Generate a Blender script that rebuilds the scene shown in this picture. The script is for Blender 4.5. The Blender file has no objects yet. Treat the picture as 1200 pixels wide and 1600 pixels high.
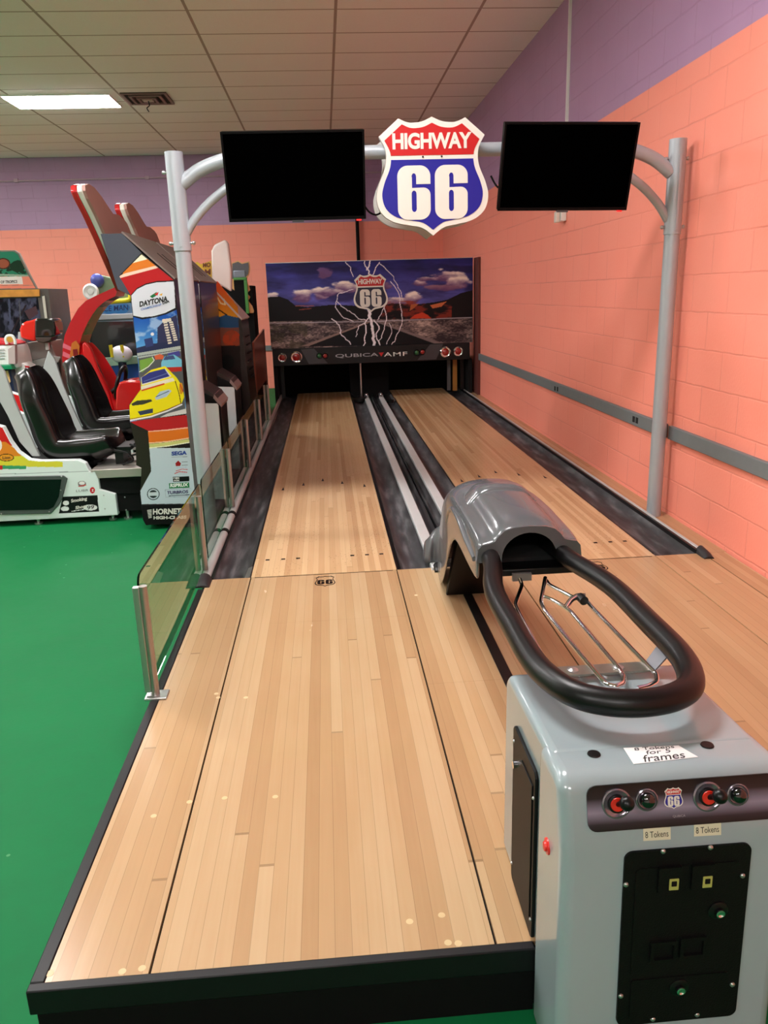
import bpy, bmesh, math, random
import numpy as np
from mathutils import Vector, Matrix
random.seed(7)
SC = bpy.context.scene
COL = SC.collection
# ------------------------------------------------------------------ camera
CAM_R = [[0.9967591009278663, -0.07462502997375445, -0.030039967025410654],
         [0.04908714463745971, 0.2683783730388385, 0.9620621087624058],
         [0.06373183622658787, 0.9604187387730637, -0.2711717154585726]]   # right, up, forward
CAM_Z = 1.58
FPX = 1215.0
LZ = 0.18            # height of the raised lane deck above the green floor
_r, _u, _f = [Vector(v) for v in CAM_R]
CAM = Vector((0, 0, CAM_Z))
cd = bpy.data.cameras.new('camera'); cam = bpy.data.objects.new('camera', cd); COL.objects.link(cam)
cd.sensor_fit = 'VERTICAL'; cd.sensor_height = 24.0; cd.sensor_width = 18.0; cd.lens = FPX / 1600 * 24.0
cd.clip_start = 0.02
cam.matrix_world = Matrix(((_r.x, _u.x, -_f.x, 0), (_r.y, _u.y, -_f.y, 0), (_r.z, _u.z, -_f.z, CAM_Z), (0, 0, 0, 1)))
SC.camera = cam
# ------------------------------------------------------------------ exposure, world
SC.view_settings.view_transform = 'Standard'
SC.view_settings.look = 'None'
SC.view_settings.gamma = 1.0
SC.view_settings.exposure = 1.28
SC.view_settings.use_curve_mapping = False
LAMP = 26.0          # emission of the ceiling troffers
w = bpy.data.worlds.new('world'); SC.world = w; w.use_nodes = True
w.node_tree.nodes['Background'].inputs[0].default_value = (0.9, 0.92, 1.0, 1)
w.node_tree.nodes['Background'].inputs[1].default_value = 0.05

# ------------------------------------------------------------------ measuring helpers (sight line to plane)
def ray(px, py): return _r * ((px - 600) / FPX) + _u * (-(py - 800) / FPX) + _f
def onx(px, py, v): d = ray(px, py); return CAM + d * ((v - CAM.x) / d.x)
def ony(px, py, v): d = ray(px, py); return CAM + d * ((v - CAM.y) / d.y)
def onz(px, py, v): d = ray(px, py); return CAM + d * ((v - CAM.z) / d.z)
def hit(px, py, p, n):
    d = ray(px, py); p = Vector(p); n = Vector(n); return CAM + d * ((p - CAM).dot(n) / d.dot(n))
def on(ax, v, px, py): return (onx, ony, onz)['xyz'.index(ax)](px, py, v)

# ------------------------------------------------------------------ materials
def lin(c): return tuple(((x / 255) / 12.92 if x / 255 <= .04045 else ((x / 255 + .055) / 1.055) ** 2.4) for x in c)
MATS = {}
def mat(name, rgb, rough=.5, metal=0., spec=.5, emit=None, strength=1., noise=0., nscale=8., bump=0., bscale=60., coat=0., alpha=None):
    if name in MATS: return MATS[name]
    m = bpy.data.materials.new(name); m.use_nodes = True
    nt = m.node_tree; b = nt.nodes['Principled BSDF']; c = lin(rgb) + (1,)
    b.inputs['Base Color'].default_value = c
    b.inputs['Roughness'].default_value = rough; b.inputs['Metallic'].default_value = metal
    b.inputs['Specular IOR Level'].default_value = spec
    b.inputs['Coat Weight'].default_value = coat
    if emit: b.inputs['Emission Color'].default_value = lin(emit) + (1,); b.inputs['Emission Strength'].default_value = strength
    tc = nt.nodes.new('ShaderNodeTexCoord')
    n = nt.nodes.new('ShaderNodeTexNoise'); n.inputs['Scale'].default_value = nscale; n.inputs['Detail'].default_value = 5
    nt.links.new(tc.outputs['Object'], n.inputs['Vector'])
    mx = nt.nodes.new('ShaderNodeMix'); mx.data_type = 'RGBA'
    k = noise if noise else .03
    mx.inputs['A'].default_value = tuple(x * (1 - k) for x in c[:3]) + (1,)
    mx.inputs['B'].default_value = tuple(min(1, x * (1 + k)) for x in c[:3]) + (1,)
    nt.links.new(n.outputs['Fac'], mx.inputs['Factor']); nt.links.new(mx.outputs['Result'], b.inputs['Base Color'])
    if bump:
        n2 = nt.nodes.new('ShaderNodeTexNoise'); n2.inputs['Scale'].default_value = bscale; n2.inputs['Detail'].default_value = 3
        nt.links.new(tc.outputs['Object'], n2.inputs['Vector'])
        bp = nt.nodes.new('ShaderNodeBump'); bp.inputs['Strength'].default_value = bump; bp.inputs['Distance'].default_value = .01
        nt.links.new(n2.outputs['Fac'], bp.inputs['Height']); nt.links.new(bp.outputs['Normal'], b.inputs['Normal'])
    MATS[name] = m; return m

class NT:
    def __init__(s, name):
        s.m = bpy.data.materials.new(name); s.m.use_nodes = True; s.t = s.m.node_tree; s.b = s.t.nodes['Principled BSDF']
        MATS[name] = s.m
        s.tc = s.t.nodes.new('ShaderNodeTexCoord')
    def val(s, i, v):
        if hasattr(v, 'is_output'): s.t.links.new(v, i)
        else: i.default_value = v
    def math(s, op, a, b=0., c=0.):
        n = s.t.nodes.new('ShaderNodeMath'); n.operation = op
        s.val(n.inputs[0], a); s.val(n.inputs[1], b); s.val(n.inputs[2], c); return n.outputs[0]
    def sep(s, v): n = s.t.nodes.new('ShaderNodeSeparateXYZ'); s.val(n.inputs[0], v); return n.outputs
    def comb(s, x=0., y=0., z=0.):
        n = s.t.nodes.new('ShaderNodeCombineXYZ'); s.val(n.inputs[0], x); s.val(n.inputs[1], y); s.val(n.inputs[2], z); return n.outputs[0]
    def noise(s, v, scale, detail=4.):
        n = s.t.nodes.new('ShaderNodeTexNoise'); s.val(n.inputs['Vector'], v); n.inputs['Scale'].default_value = scale; n.inputs['Detail'].default_value = detail; return n.outputs['Fac']
    def white(s, v): n = s.t.nodes.new('ShaderNodeTexWhiteNoise'); n.noise_dimensions = '3D'; s.val(n.inputs['Vector'], v); return n.outputs['Value']
    def mix(s, f, a, b):
        n = s.t.nodes.new('ShaderNodeMix'); n.data_type = 'RGBA'; s.val(n.inputs['Factor'], f); s.val(n.inputs['A'], a); s.val(n.inputs['B'], b); return n.outputs['Result']
    def ramp(s, f, pts):
        n = s.t.nodes.new('ShaderNodeValToRGB'); s.val(n.inputs[0], f); e = n.color_ramp.elements
        while len(e) < len(pts): e.new(.5)
        for k, (p, c) in enumerate(pts): e[k].position = p; e[k].color = c if len(c) == 4 else lin(c) + (1,)
        return n.outputs[0]
    def bump(s, h, strength, dist=.01):
        n = s.t.nodes.new('ShaderNodeBump'); n.inputs['Strength'].default_value = strength; n.inputs['Distance'].default_value = dist
        s.val(n.inputs['Height'], h); s.t.links.new(n.outputs[0], s.b.inputs['Normal'])
def C4(rgb): return lin(rgb) + (1,)

def wood_mat(name, light, mid, dark, width=.038, length=1.1, rough=.22, speck=.0):
    n = NT(name); x, y, z = n.sep(n.tc.outputs['Object'])[:3]
    xi = n.math('DIVIDE', x, width); ix = n.math('FLOOR', xi); fx = n.math('FRACT', xi)
    off = n.white(n.comb(ix, 3.7, 0.)); yi = n.math('ADD', n.math('DIVIDE', y, length), n.math('MULTIPLY', off, 7.))
    iy = n.math('FLOOR', yi); fy = n.math('FRACT', yi)
    rnd = n.white(n.comb(ix, iy, 1.3))
    grain = n.noise(n.comb(n.math('MULTIPLY', x, 90.), n.math('MULTIPLY', y, 3.), 0.), 1., 5.)
    blot = n.noise(n.comb(n.math('MULTIPLY', x, 6.), n.math('MULTIPLY', y, 2.5), 4.), 1., 4.)
    f = n.math('ADD', n.math('MULTIPLY', rnd, .55), n.math('ADD', n.math('MULTIPLY', grain, .22), n.math('MULTIPLY', blot, .3)))
    c = n.ramp(f, [(.08, light), (.5, mid), (1., dark)])
    seam = n.math('MAXIMUM', n.math('LESS_THAN', fx, .035), n.math('LESS_THAN', fy, .0022))
    c = n.mix(n.math('MULTIPLY', seam, .42), c, C4(tuple(v * .55 for v in mid)))
    if speck:
        v = n.t.nodes.new('ShaderNodeTexVoronoi'); v.inputs['Scale'].default_value = 55.; n.t.links.new(n.tc.outputs['Object'], v.inputs['Vector'])
        reg = n.noise(n.tc.outputs['Object'], 2.2, 3.)
        s = n.math('MULTIPLY', n.math('LESS_THAN', v.outputs['Distance'], .17), n.math('GREATER_THAN', reg, .5))
        c = n.mix(n.math('MULTIPLY', s, speck), c, C4((96, 68, 44)))
    n.t.links.new(c, n.b.inputs['Base Color'])
    n.val(n.b.inputs['Roughness'], n.math('ADD', n.math('MULTIPLY', blot, .14), rough - .05))
    n.b.inputs['Specular IOR Level'].default_value = .5
    return n.m
W_STAGE = wood_mat('maple_approach', (198, 170, 134), (185, 150, 111), (167, 129, 92), length=4.2)
W_LANE = wood_mat('maple_lane', (220, 188, 146), (203, 166, 124), (178, 136, 95), width=.03, length=3.6, rough=.2, speck=.55)

def block_wall(name, ax):
    n = NT(name); o = n.sep(n.tc.outputs['Object']); u = o[1] if ax == 'x' else o[0]
    br = n.t.nodes.new('ShaderNodeTexBrick'); br.offset = .5
    br.inputs['Scale'].default_value = 1.; br.inputs['Brick Width'].default_value = .406; br.inputs['Row Height'].default_value = .203
    br.inputs['Mortar Size'].default_value = .006; br.inputs['Mortar Smooth'].default_value = .5
    wob = n.math('MULTIPLY', n.math('SUBTRACT', n.noise(n.tc.outputs['Object'], 9., 4.), .5), .012)
    n.val(br.inputs['Vector'], n.comb(u, n.math('ADD', o[2], wob), 0.))
    patch = n.noise(n.tc.outputs['Object'], 1.4, 3.)
    vis = n.math('MULTIPLY', br.outputs['Fac'], n.ramp(patch, [(.35, (0, 0, 0, 1)), (.7, (1, 1, 1, 1))]))
    nz = n.noise(n.tc.outputs['Object'], 2.5, 5.)
    cor = n.mix(nz, C4((255, 148, 126)), C4((255, 158, 138)))
    pur = n.mix(nz, C4((172, 134, 172)), C4((184, 146, 184)))
    c = n.mix(n.math('GREATER_THAN', o[2], 2.762), cor, pur)
    n.t.links.new(n.mix(n.math('MULTIPLY', vis, .2), c, C4((120, 60, 55))), n.b.inputs['Base Color'])
    n.b.inputs['Roughness'].default_value = .48
    fine = n.noise(n.tc.outputs['Object'], 70., 3.)
    h = n.math('SUBTRACT', n.math('MULTIPLY', fine, .25), n.math('MULTIPLY', br.outputs['Fac'], .8))
    n.bump(h, .45, .008)
    return n.m

def ceiling_mat():
    n = NT('ceiling_tiles'); o = n.sep(n.tc.outputs['Object'])
    fx = n.math('FRACT', n.math('DIVIDE', n.math('ADD', o[0], 50 * 1.22 - .216), 1.22))
    fy = n.math('FRACT', n.math('DIVIDE', n.math('ADD', o[1], 100 * .61 - 9.80), .61))
    def line(f, w): return n.math('MAXIMUM', n.math('LESS_THAN', f, w), n.math('GREATER_THAN', f, 1 - w))
    lx = line(fx, .0105); ly = line(fy, .016)
    g = n.math('MAXIMUM', lx, ly)
    nz = n.noise(n.tc.outputs['Object'], 90., 2.)
    tile = n.mix(nz, C4((246, 238, 234)), C4((253, 248, 245)))
    c = n.mix(g, tile, C4((176, 156, 148)))
    n.t.links.new(c, n.b.inputs['Base Color']); n.b.inputs['Roughness'].default_value = .85
    n.bump(n.math('ADD', n.math('MULTIPLY', nz, .2), g), .3, .01)
    return n.m

def green_mat():
    n = NT('green_floor_paint')
    a = n.noise(n.tc.outputs['Object'], 1.3, 6.); b = n.noise(n.tc.outputs['Object'], 14., 4.)
    c = n.mix(n.math('ADD', n.math('MULTIPLY', a, .7), n.math('MULTIPLY', b, .3)), C4((12, 94, 50)), C4((22, 120, 68)))
    v = n.t.nodes.new('ShaderNodeTexVoronoi'); v.inputs['Scale'].default_value = 7.; n.t.links.new(n.tc.outputs['Object'], v.inputs['Vector'])
    c = n.mix(n.math('MULTIPLY', n.math('LESS_THAN', v.outputs['Distance'], .045), .5), c, C4((110, 170, 120)))
    n.t.links.new(c, n.b.inputs['Base Color'])
    n.val(n.b.inputs['Roughness'], n.math('ADD', n.math('MULTIPLY', b, .15), .5)); n.b.inputs['Specular IOR Level'].default_value = .1
    n.bump(n.noise(n.tc.outputs['Object'], 45., 4.), .12, .004)
    return n.m

def glass_mat(name='barrier_glass', tint=(205, 225, 214), rough=.0):
    n = NT(name)
    g = n.t.nodes.new('ShaderNodeBsdfGlass'); 
    n.b.inputs['Base Color'].default_value = C4(tint); n.b.inputs['Transmission Weight'].default_value = 1.
    n.b.inputs['Roughness'].default_value = rough; n.b.inputs['IOR'].default_value = 1.5
    n.t.nodes.remove(g)
    return n.m
def stripe_art(name, fn): pass

BLACK = mat('black_plastic', (11, 10, 11), .35, spec=.35)
BLACKM = mat('matte_black', (8, 7, 8), .7, spec=.2)
DARK = mat('dark_interior', (10, 9, 10), .9)
WHITE = mat('white_plastic', (235, 236, 232), .35)
SIGNW = mat('sign_white', (222, 218, 208), .5)
GREYP = mat('grey_pipe_paint', (172, 178, 184), .36, metal=.3, bump=.05, bscale=120)
ALU = mat('brushed_aluminium', (190, 190, 190), .3, metal=.9)
CHROME = mat('chrome', (225, 225, 228), .07, metal=1.)
RED = mat('sign_red', (188, 18, 22), .4)
BLUE = mat('sign_blue', (22, 20, 140), .4)

# ------------------------------------------------------------------ object helpers
def wloc(o):
    v = Vector((0, 0, 0))
    while o is not None: v += o.location; o = o.parent
    return v
def tag(o, label=None, cat=None, group=None, kind=None):
    if label: o['label'] = label
    if cat: o['category'] = cat
    if group: o['group'] = group
    if kind: o['kind'] = kind
    return o
def thing(name, label, cat, loc, group=None):
    o = bpy.data.objects.new(name, None); COL.objects.link(o); o.location = loc
    o.empty_display_size = .05
    return tag(o, label, cat, group)
def copy_tree(o, parent=None):
    c = o.copy(); COL.objects.link(c)
    if parent is not None: c.parent = parent
    for ch in [x for x in list(o.children)]: copy_tree(ch, c)
    return c

class MB:
    """gathers shapes given in world coordinates into one mesh"""
    def __init__(s): s.v = []; s.f = []; s.mi = []; s.k = 0
    def m(s, k): s.k = k; return s
    def add(s, vs, fs):
        b = len(s.v); s.v += [tuple(v) for v in vs]
        for f in fs: s.f.append(tuple(i + b for i in f)); s.mi.append(s.k)
        return s
    def box(s, x0, x1, y0, y1, z0, z1):
        vs = [(x, y, z) for z in (z0, z1) for y in (y0, y1) for x in (x0, x1)]
        return s.add(vs, [(0, 2, 3, 1), (4, 5, 7, 6), (0, 1, 5, 4), (2, 6, 7, 3), (0, 4, 6, 2), (1, 3, 7, 5)])
    def prism(s, poly, d):
        """closed polygon of 3D points, swept by vector d"""
        n = len(poly); d = Vector(d); P = [Vector(p) for p in poly]
        nn = Vector((0, 0, 0))
        for i in range(n): nn += P[i].cross(P[(i + 1) % n])
        if nn.dot(d) > 0: P.reverse()
        vs = P + [p + d for p in P]
        fs = [tuple(range(n)), tuple(reversed(range(n, 2 * n)))]
        for i in range(n): j = (i + 1) % n; fs.append((i, i + n, j + n, j))
        return s.add(vs, fs)
    def cyl(s, a, b, r, n=24, r2=None, caps=True):
        a = Vector(a); b = Vector(b); r2 = r if r2 is None else r2
        d = (b - a).normalized(); u = d.orthogonal().normalized(); w_ = d.cross(u)
        vs = []
        for p, q in ((a, r), (b, r2)):
            for i in range(n): t = 2 * math.pi * i / n; vs.append(p + u * math.cos(t) * q + w_ * math.sin(t) * q)
        fs = [(i, (i + 1) % n, (i + 1) % n + n, i + n) for i in range(n)]
        if caps: fs += [tuple(reversed(range(n))), tuple(range(n, 2 * n))]
        return s.add(vs, fs)
    def lathe(s, c, axis, prof, n=28):
        """prof: (distance along axis, radius)"""
        c = Vector(c); d = Vector(axis).normalized(); u = d.orthogonal().normalized(); w_ = d.cross(u)
        vs = []; fs = []
        for h, r in prof:
            for i in range(n): t = 2 * math.pi * i / n; vs.append(c + d * h + (u * math.cos(t) + w_ * math.sin(t)) * max(r, 1e-5))
        for k in range(len(prof) - 1):
            for i in range(n): j = (i + 1) % n; fs.append((k * n + i, k * n + j, (k + 1) * n + j, (k + 1) * n + i))
        fs += [tuple(reversed(range(n))), tuple(range((len(prof) - 1) * n, len(prof) * n))]
        return s.add(vs, fs)
    def sphere(s, c, r, n=16, sq=(1, 1, 1)):
        c = Vector(c); vs = []; fs = []; m_ = n // 2
        for k in range(m_ + 1):
            ph = math.pi * k / m_
            for i in range(n):
                t = 2 * math.pi * i / n
                vs.append(c + Vector((r * max(math.sin(ph), 1e-4) * math.cos(t) * sq[0], r * max(math.sin(ph), 1e-4) * math.sin(t) * sq[1], r * math.cos(ph) * sq[2])))
        for k in range(m_):
            for i in range(n): j = (i + 1) % n; fs.append((k * n + i, (k + 1) * n + i, (k + 1) * n + j, k * n + j))
        return s.add(vs, fs)
    def tube(s, pts, r, n=16, closed=False, sm=0):
        P = [Vector(p) for p in pts]
        if sm: P = smooth_path(P, sm, closed)
        N = len(P); vs = []; fs = []
        def tan(i):
            if closed: return (P[(i + 1) % N] - P[(i - 1) % N]).normalized()
            return (P[min(i + 1, N - 1)] - P[max(i - 1, 0)]).normalized()
        u = tan(0).orthogonal().normalized()
        for i in range(N):
            t = tan(i); u = (u - t * u.dot(t)).normalized(); w_ = t.cross(u)
            for k in range(n): a = 2 * math.pi * k / n; vs.append(P[i] + (u * math.cos(a) + w_ * math.sin(a)) * r)
        for i in range(N if closed else N - 1):
            j = (i + 1) % N
            for k in range(n): l = (k + 1) % n; fs.append((i * n + k, i * n + l, j * n + l, j * n + k))
        if not closed: fs += [tuple(reversed(range(n))), tuple(range((N - 1) * n, N * n))]
        return s.add(vs, fs)
    def loft(s, rings, closed_ring=False, caps=False):
        n = len(rings[0]); vs = [p for r in rings for p in r]; fs = []
        for k in range(len(rings) - 1):
            for i in range(n if closed_ring else n - 1):
                j = (i + 1) % n; fs.append((k * n + i, k * n + j, (k + 1) * n + j, (k + 1) * n + i))
        if caps: fs += [tuple(reversed(range(n))), tuple(range((len(rings) - 1) * n, len(rings) * n))]
        return s.add(vs, fs)
    def build(s, name, mats, parent=None, smooth=False, bevel=0., segs=2, solid=0., sub=0, normals=True, angle=40):
        if not isinstance(mats, (list, tuple)): mats = [mats]
        L = wloc(parent) if parent is not None else Vector((0, 0, 0))
        me = bpy.data.meshes.new(name); me.from_pydata([(Vector(v) - L) for v in s.v], [], s.f)
        for q in mats: me.materials.append(q)
        me.polygons.foreach_set('material_index', s.mi); me.update()
        if normals:
            bm = bmesh.new(); bm.from_mesh(me); bmesh.ops.recalc_face_normals(bm, faces=bm.faces); bm.to_mesh(me); bm.free()
        if smooth:
            me.polygons.foreach_set('use_smooth', [True] * len(me.polygons)); me.set_sharp_from_angle(angle=math.radians(angle))
        o = bpy.data.objects.new(name, me); COL.objects.link(o)
        if parent is not None: o.parent = parent
        if solid: md = o.modifiers.new('thickness', 'SOLIDIFY'); md.thickness = solid; md.offset = -1
        if bevel:
            md = o.modifiers.new('bevel', 'BEVEL'); md.width = bevel; md.segments = segs; md.limit_method = 'ANGLE'; md.angle_limit = math.radians(35)
            md.harden_normals = False
            me.polygons.foreach_set('use_smooth', [True] * len(me.polygons)); me.set_sharp_from_angle(angle=math.radians(angle))
        if sub: md = o.modifiers.new('subdivision', 'SUBSURF'); md.levels = sub; md.render_levels = sub
        return o
def smooth_path(P, k, closed=False):
    N = len(P); out = []
    for i in range(N if closed else N - 1):
        if closed: a, b, c, d = P[(i - 1) % N], P[i], P[(i + 1) % N], P[(i + 2) % N]
        else: a, b, c, d = P[max(i - 1, 0)], P[i], P[i + 1], P[min(i + 2, N - 1)]
        for j in range(k):
            t = j / k; out.append(.5 * ((2 * b) + (c - a) * t + (2 * a - 5 * b + 4 * c - d) * t * t + (3 * b - 3 * c + d - a) * t ** 3))
    if not closed: out.append(P[-1])
    return out
def box(name, x0, x1, y0, y1, z0, z1, m, parent=None, bevel=0., segs=2): return MB().box(x0, x1, y0, y1, z0, z1).build(name, m, parent, bevel=bevel, segs=segs)

def glyphs(s, bold=0., align='CENTER', spacing=1.):
    cu = bpy.data.curves.new('lettering', 'FONT'); cu.body = s; cu.size = 1; cu.offset = bold; cu.extrude = .02; cu.space_character = spacing
    cu.align_x = 'LEFT'; cu.resolution_u = 4
    o = bpy.data.objects.new('lettering', cu); COL.objects.link(o); bpy.context.view_layer.update()
    me = bpy.data.meshes.new_from_object(o.evaluated_get(bpy.context.evaluated_depsgraph_get()))
    bpy.data.objects.remove(o); bpy.data.curves.remove(cu)
    vs = [v.co.copy() for v in me.vertices]; fs = [tuple(p.vertices) for p in me.polygons]; bpy.data.meshes.remove(me)
    return vs, fs
def letter(mb, s, o, ex, ey, thick=.001, bold=0., spacing=1.):
    """lettering filling the parallelogram o, o+ex, o+ey, raised along ex x ey by thick"""
    vs, fs = glyphs(s, bold, spacing=spacing)
    if not vs: return mb
    x0 = min(v.x for v in vs); x1 = max(v.x for v in vs); y0 = min(v.y for v in vs); y1 = max(v.y for v in vs)
    o = Vector(o); ex = Vector(ex); ey = Vector(ey); nz = ex.cross(ey).normalized()
    out = [o + ex * ((v.x - x0) / (x1 - x0)) + ey * ((v.y - y0) / (y1 - y0)) + nz * (thick * (1 if v.z > 0 else 0)) for v in vs]
    return mb.add(out, fs)
def fill2d(loops):
    """flat polygon with holes -> verts, triangles"""
    cu = bpy.data.curves.new('shape', 'CURVE'); cu.dimensions = '2D'; cu.fill_mode = 'BOTH'; cu.extrude = .5
    for L in loops:
        sp = cu.splines.new('POLY'); sp.points.add(len(L) - 1); sp.use_cyclic_u = True
        for p, (x, y) in zip(sp.points, L): p.co = (x, y, 0, 1)
    o = bpy.data.objects.new('shape', cu); COL.objects.link(o); bpy.context.view_layer.update()
    me = bpy.data.meshes.new_from_object(o.evaluated_get(bpy.context.evaluated_depsgraph_get()))
    bpy.data.objects.remove(o); bpy.data.curves.remove(cu)
    vs = [v.co.copy() for v in me.vertices]; fs = [tuple(p.vertices) for p in me.polygons]; bpy.data.meshes.remove(me)
    return vs, fs
def shape(mb, loops, o, ex, ey, thick):
    """2D loops placed with basis ex, ey at o; front face at o + n*thick"""
    vs, fs = fill2d(loops); o = Vector(o); ex = Vector(ex); ey = Vector(ey); n = ex.cross(ey).normalized()
    return mb.add([o + ex * v.x + ey * v.y + n * (thick if v.z > 0 else 0) for v in vs], fs)
def spline2d(P, k=6):
    Q = smooth_path([Vector((x, y, 0)) for x, y in P], k, True); return [(q.x, q.y) for q in Q]
def arcpts(cx, cy, rx, ry, a0, a1, n=10):
    return [(cx + rx * math.cos(math.radians(a0 + (a1 - a0) * i / n)), cy + ry * math.sin(math.radians(a0 + (a1 - a0) * i / n))) for i in range(n + 1)]

# shield outline in a unit frame, x -0.5..0.5, y -0.5..0.5 (half given, mirrored)
def seg(ps, k=5):
    Q = smooth_path([Vector((x, y, 0)) for x, y in ps], k); return [(q.x, q.y) for q in Q]
def shield_loop(inset=0.):
    half = seg([(0, .5), (.09, .462), (.2, .455), (.29, .49)]) + seg([(.29, .49), (.46, .345)], 2) + \
        seg([(.46, .345), (.405, .23), (.41, .1), (.47, -.05), (.495, -.17), (.46, -.29), (.36, -.37), (.22, -.405), (.1, -.43), (0, -.5)])
    L = half + [(-x, y) for x, y in reversed(half[1:-1])]
    k = 1 - inset * 2
    return [(x * k, y * (k if inset == 0 else k + .0)) for x, y in L]
def six_loops(cx, cy, w, h):
    W = w / 2; H = h / 2; r = W * .62
    o = arcpts(W - r, H - r, r, r, 0, 90) + arcpts(-W + r, H - r, r, r, 90, 180) + arcpts(-W + r, -H + r, r, r, 180, 270) + arcpts(W - r, -H + r, r, r, 270, 360)
    o += arcpts(W - r * .7, .08 * h - r * .62, r * .7, r * .7, 0, 90, 6) + [(-W * .12, .09 * h + .0), (-W * .12, H - w * .34)] + arcpts(0.0, H - w * .32, W * .14, W * .2, 180, 0, 6) + [(W * .14, .16 * h), (W, .16 * h)]
    c = arcpts(0, -.02 * h, W * .15, W * .2, 0, 180, 8) + arcpts(0, -H + w * .33, W * .15, W * .2, 180, 360, 8)
    return [[(x + cx, y + cy) for x, y in o], [(x + cx, y + cy) for x, y in c]]
def shield(parent, c, ex, ey, t, parts=True, body=None, text='HIGHWAY', blue=None):
    """route shield centred at c; ex, ey full width / height vectors; t layer thickness"""
    c = Vector(c); ex = Vector(ex); ey = Vector(ey); n = ex.cross(ey).normalized()
    out = []
    L = shield_loop(); bl = [(x * .9, y * .9) for x, y in L]
    top = [p for p in bl if p[1] > .16]; yc = .165
    def clip(poly, y0, keep_above):
        r = []
        for i in range(len(poly)):
            a = poly[i]; b = poly[(i + 1) % len(poly)]
            ia = (a[1] >= y0) == keep_above; ib = (b[1] >= y0) == keep_above
            if ia: r.append(a)
            if ia != ib: tt = (y0 - a[1]) / (b[1] - a[1]); r.append((a[0] + tt * (b[0] - a[0]), y0))
        return r
    if body is None: body = shape(MB(), [L], c, ex, ey, t).build('shield_board', SIGNW, parent)
    o1 = c + n * t
    out.append(shape(MB(), [clip(bl, .185, True)], o1, ex, ey, t * .25).build('red_banner', RED, parent))
    out.append(shape(MB(), [clip(bl, .15, False)], o1, ex, ey, t * .25).build('blue_field', blue or BLUE, parent))
    o2 = c + n * (t * 1.25)
    mb = letter(MB(), text, o2 + ex * -.345 + ey * .235, ex * .69, ey * .135, t * .25, bold=.036, spacing=.95)
    out.append(mb.build('lettering', SIGNW, parent))
    mb = MB(); shape(mb, six_loops(-.165, -.13, .29, .46), o2, ex, ey, t * .25); shape(mb, six_loops(.165, -.13, .29, .46), o2, ex, ey, t * .25)
    out.append(mb.build('numerals', SIGNW, parent))
    return body, out

# ------------------------------------------------------------------ printed artwork as vertex colours on a fine grid
def vcol_mat(name, rough=.35):
    if name in MATS: return MATS[name]
    n = NT(name); a = n.t.nodes.new('ShaderNodeVertexColor'); a.layer_name = 'print'
    n.t.links.new(a.outputs['Color'], n.b.inputs['Base Color']); n.b.inputs['Roughness'].default_value = rough; n.b.inputs['Specular IOR Level'].default_value = .2
    return n.m
def vnoise(x, y, seed=0):
    xi = np.floor(x).astype(int); yi = np.floor(y).astype(int); fx = x - xi; fy = y - yi
    fx = fx * fx * (3 - 2 * fx); fy = fy * fy * (3 - 2 * fy)
    def h(a, b):
        n = (a * 374761393 + b * 668265263 + seed * 974711) & 0x7fffffff; n = ((n ^ (n >> 13)) * 1274126177) & 0x7fffffff
        return ((n ^ (n >> 16)) & 0xffff) / 65535.
    return (h(xi, yi) * (1 - fx) + h(xi + 1, yi) * fx) * (1 - fy) + (h(xi, yi + 1) * (1 - fx) + h(xi + 1, yi + 1) * fx) * fy
def fbm(x, y, oct=5, seed=0):
    s = 0; a = .5
    for k in range(oct): s = s + a * vnoise(x * 2 ** k, y * 2 ** k, seed + k); a *= .5
    return s
class Paint:
    def __init__(s, X, Y): s.X = X; s.Y = Y; s.c = np.zeros(X.shape + (3,))
    def poly(s, pts):
        m = np.zeros(s.X.shape, bool); n = len(pts)
        for i in range(n):
            x0, y0 = pts[i]; x1, y1 = pts[(i + 1) % n]
            if y0 == y1: continue
            k = ((s.Y >= y0) != (s.Y >= y1)) & (s.X < (x1 - x0) * (s.Y - y0) / (y1 - y0) + x0); m ^= k
        return m
    def fill(s, m, rgb, a=1.):
        rgb = np.array(rgb, float)
        s.c[m] = s.c[m] * (1 - a) + rgb * a
        return s
    def pf(s, pts, rgb, a=1.): return s.fill(s.poly(pts), rgb, a)
    def line(s, pts, w_, rgb, a=1.):
        for (x0, y0), (x1, y1) in zip(pts, pts[1:]):
            dx, dy = x1 - x0, y1 - y0; L = dx * dx + dy * dy + 1e-9
            t = np.clip(((s.X - x0) * dx + (s.Y - y0) * dy) / L, 0, 1)
            s.fill(np.hypot(s.X - x0 - t * dx, s.Y - y0 - t * dy) < w_ / 2, rgb, a)
        return s
    def ell(s, cx, cy, rx, ry, rgb, a=1.): return s.fill(((s.X - cx) / rx) ** 2 + ((s.Y - cy) / ry) ** 2 < 1, rgb, a)
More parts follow.
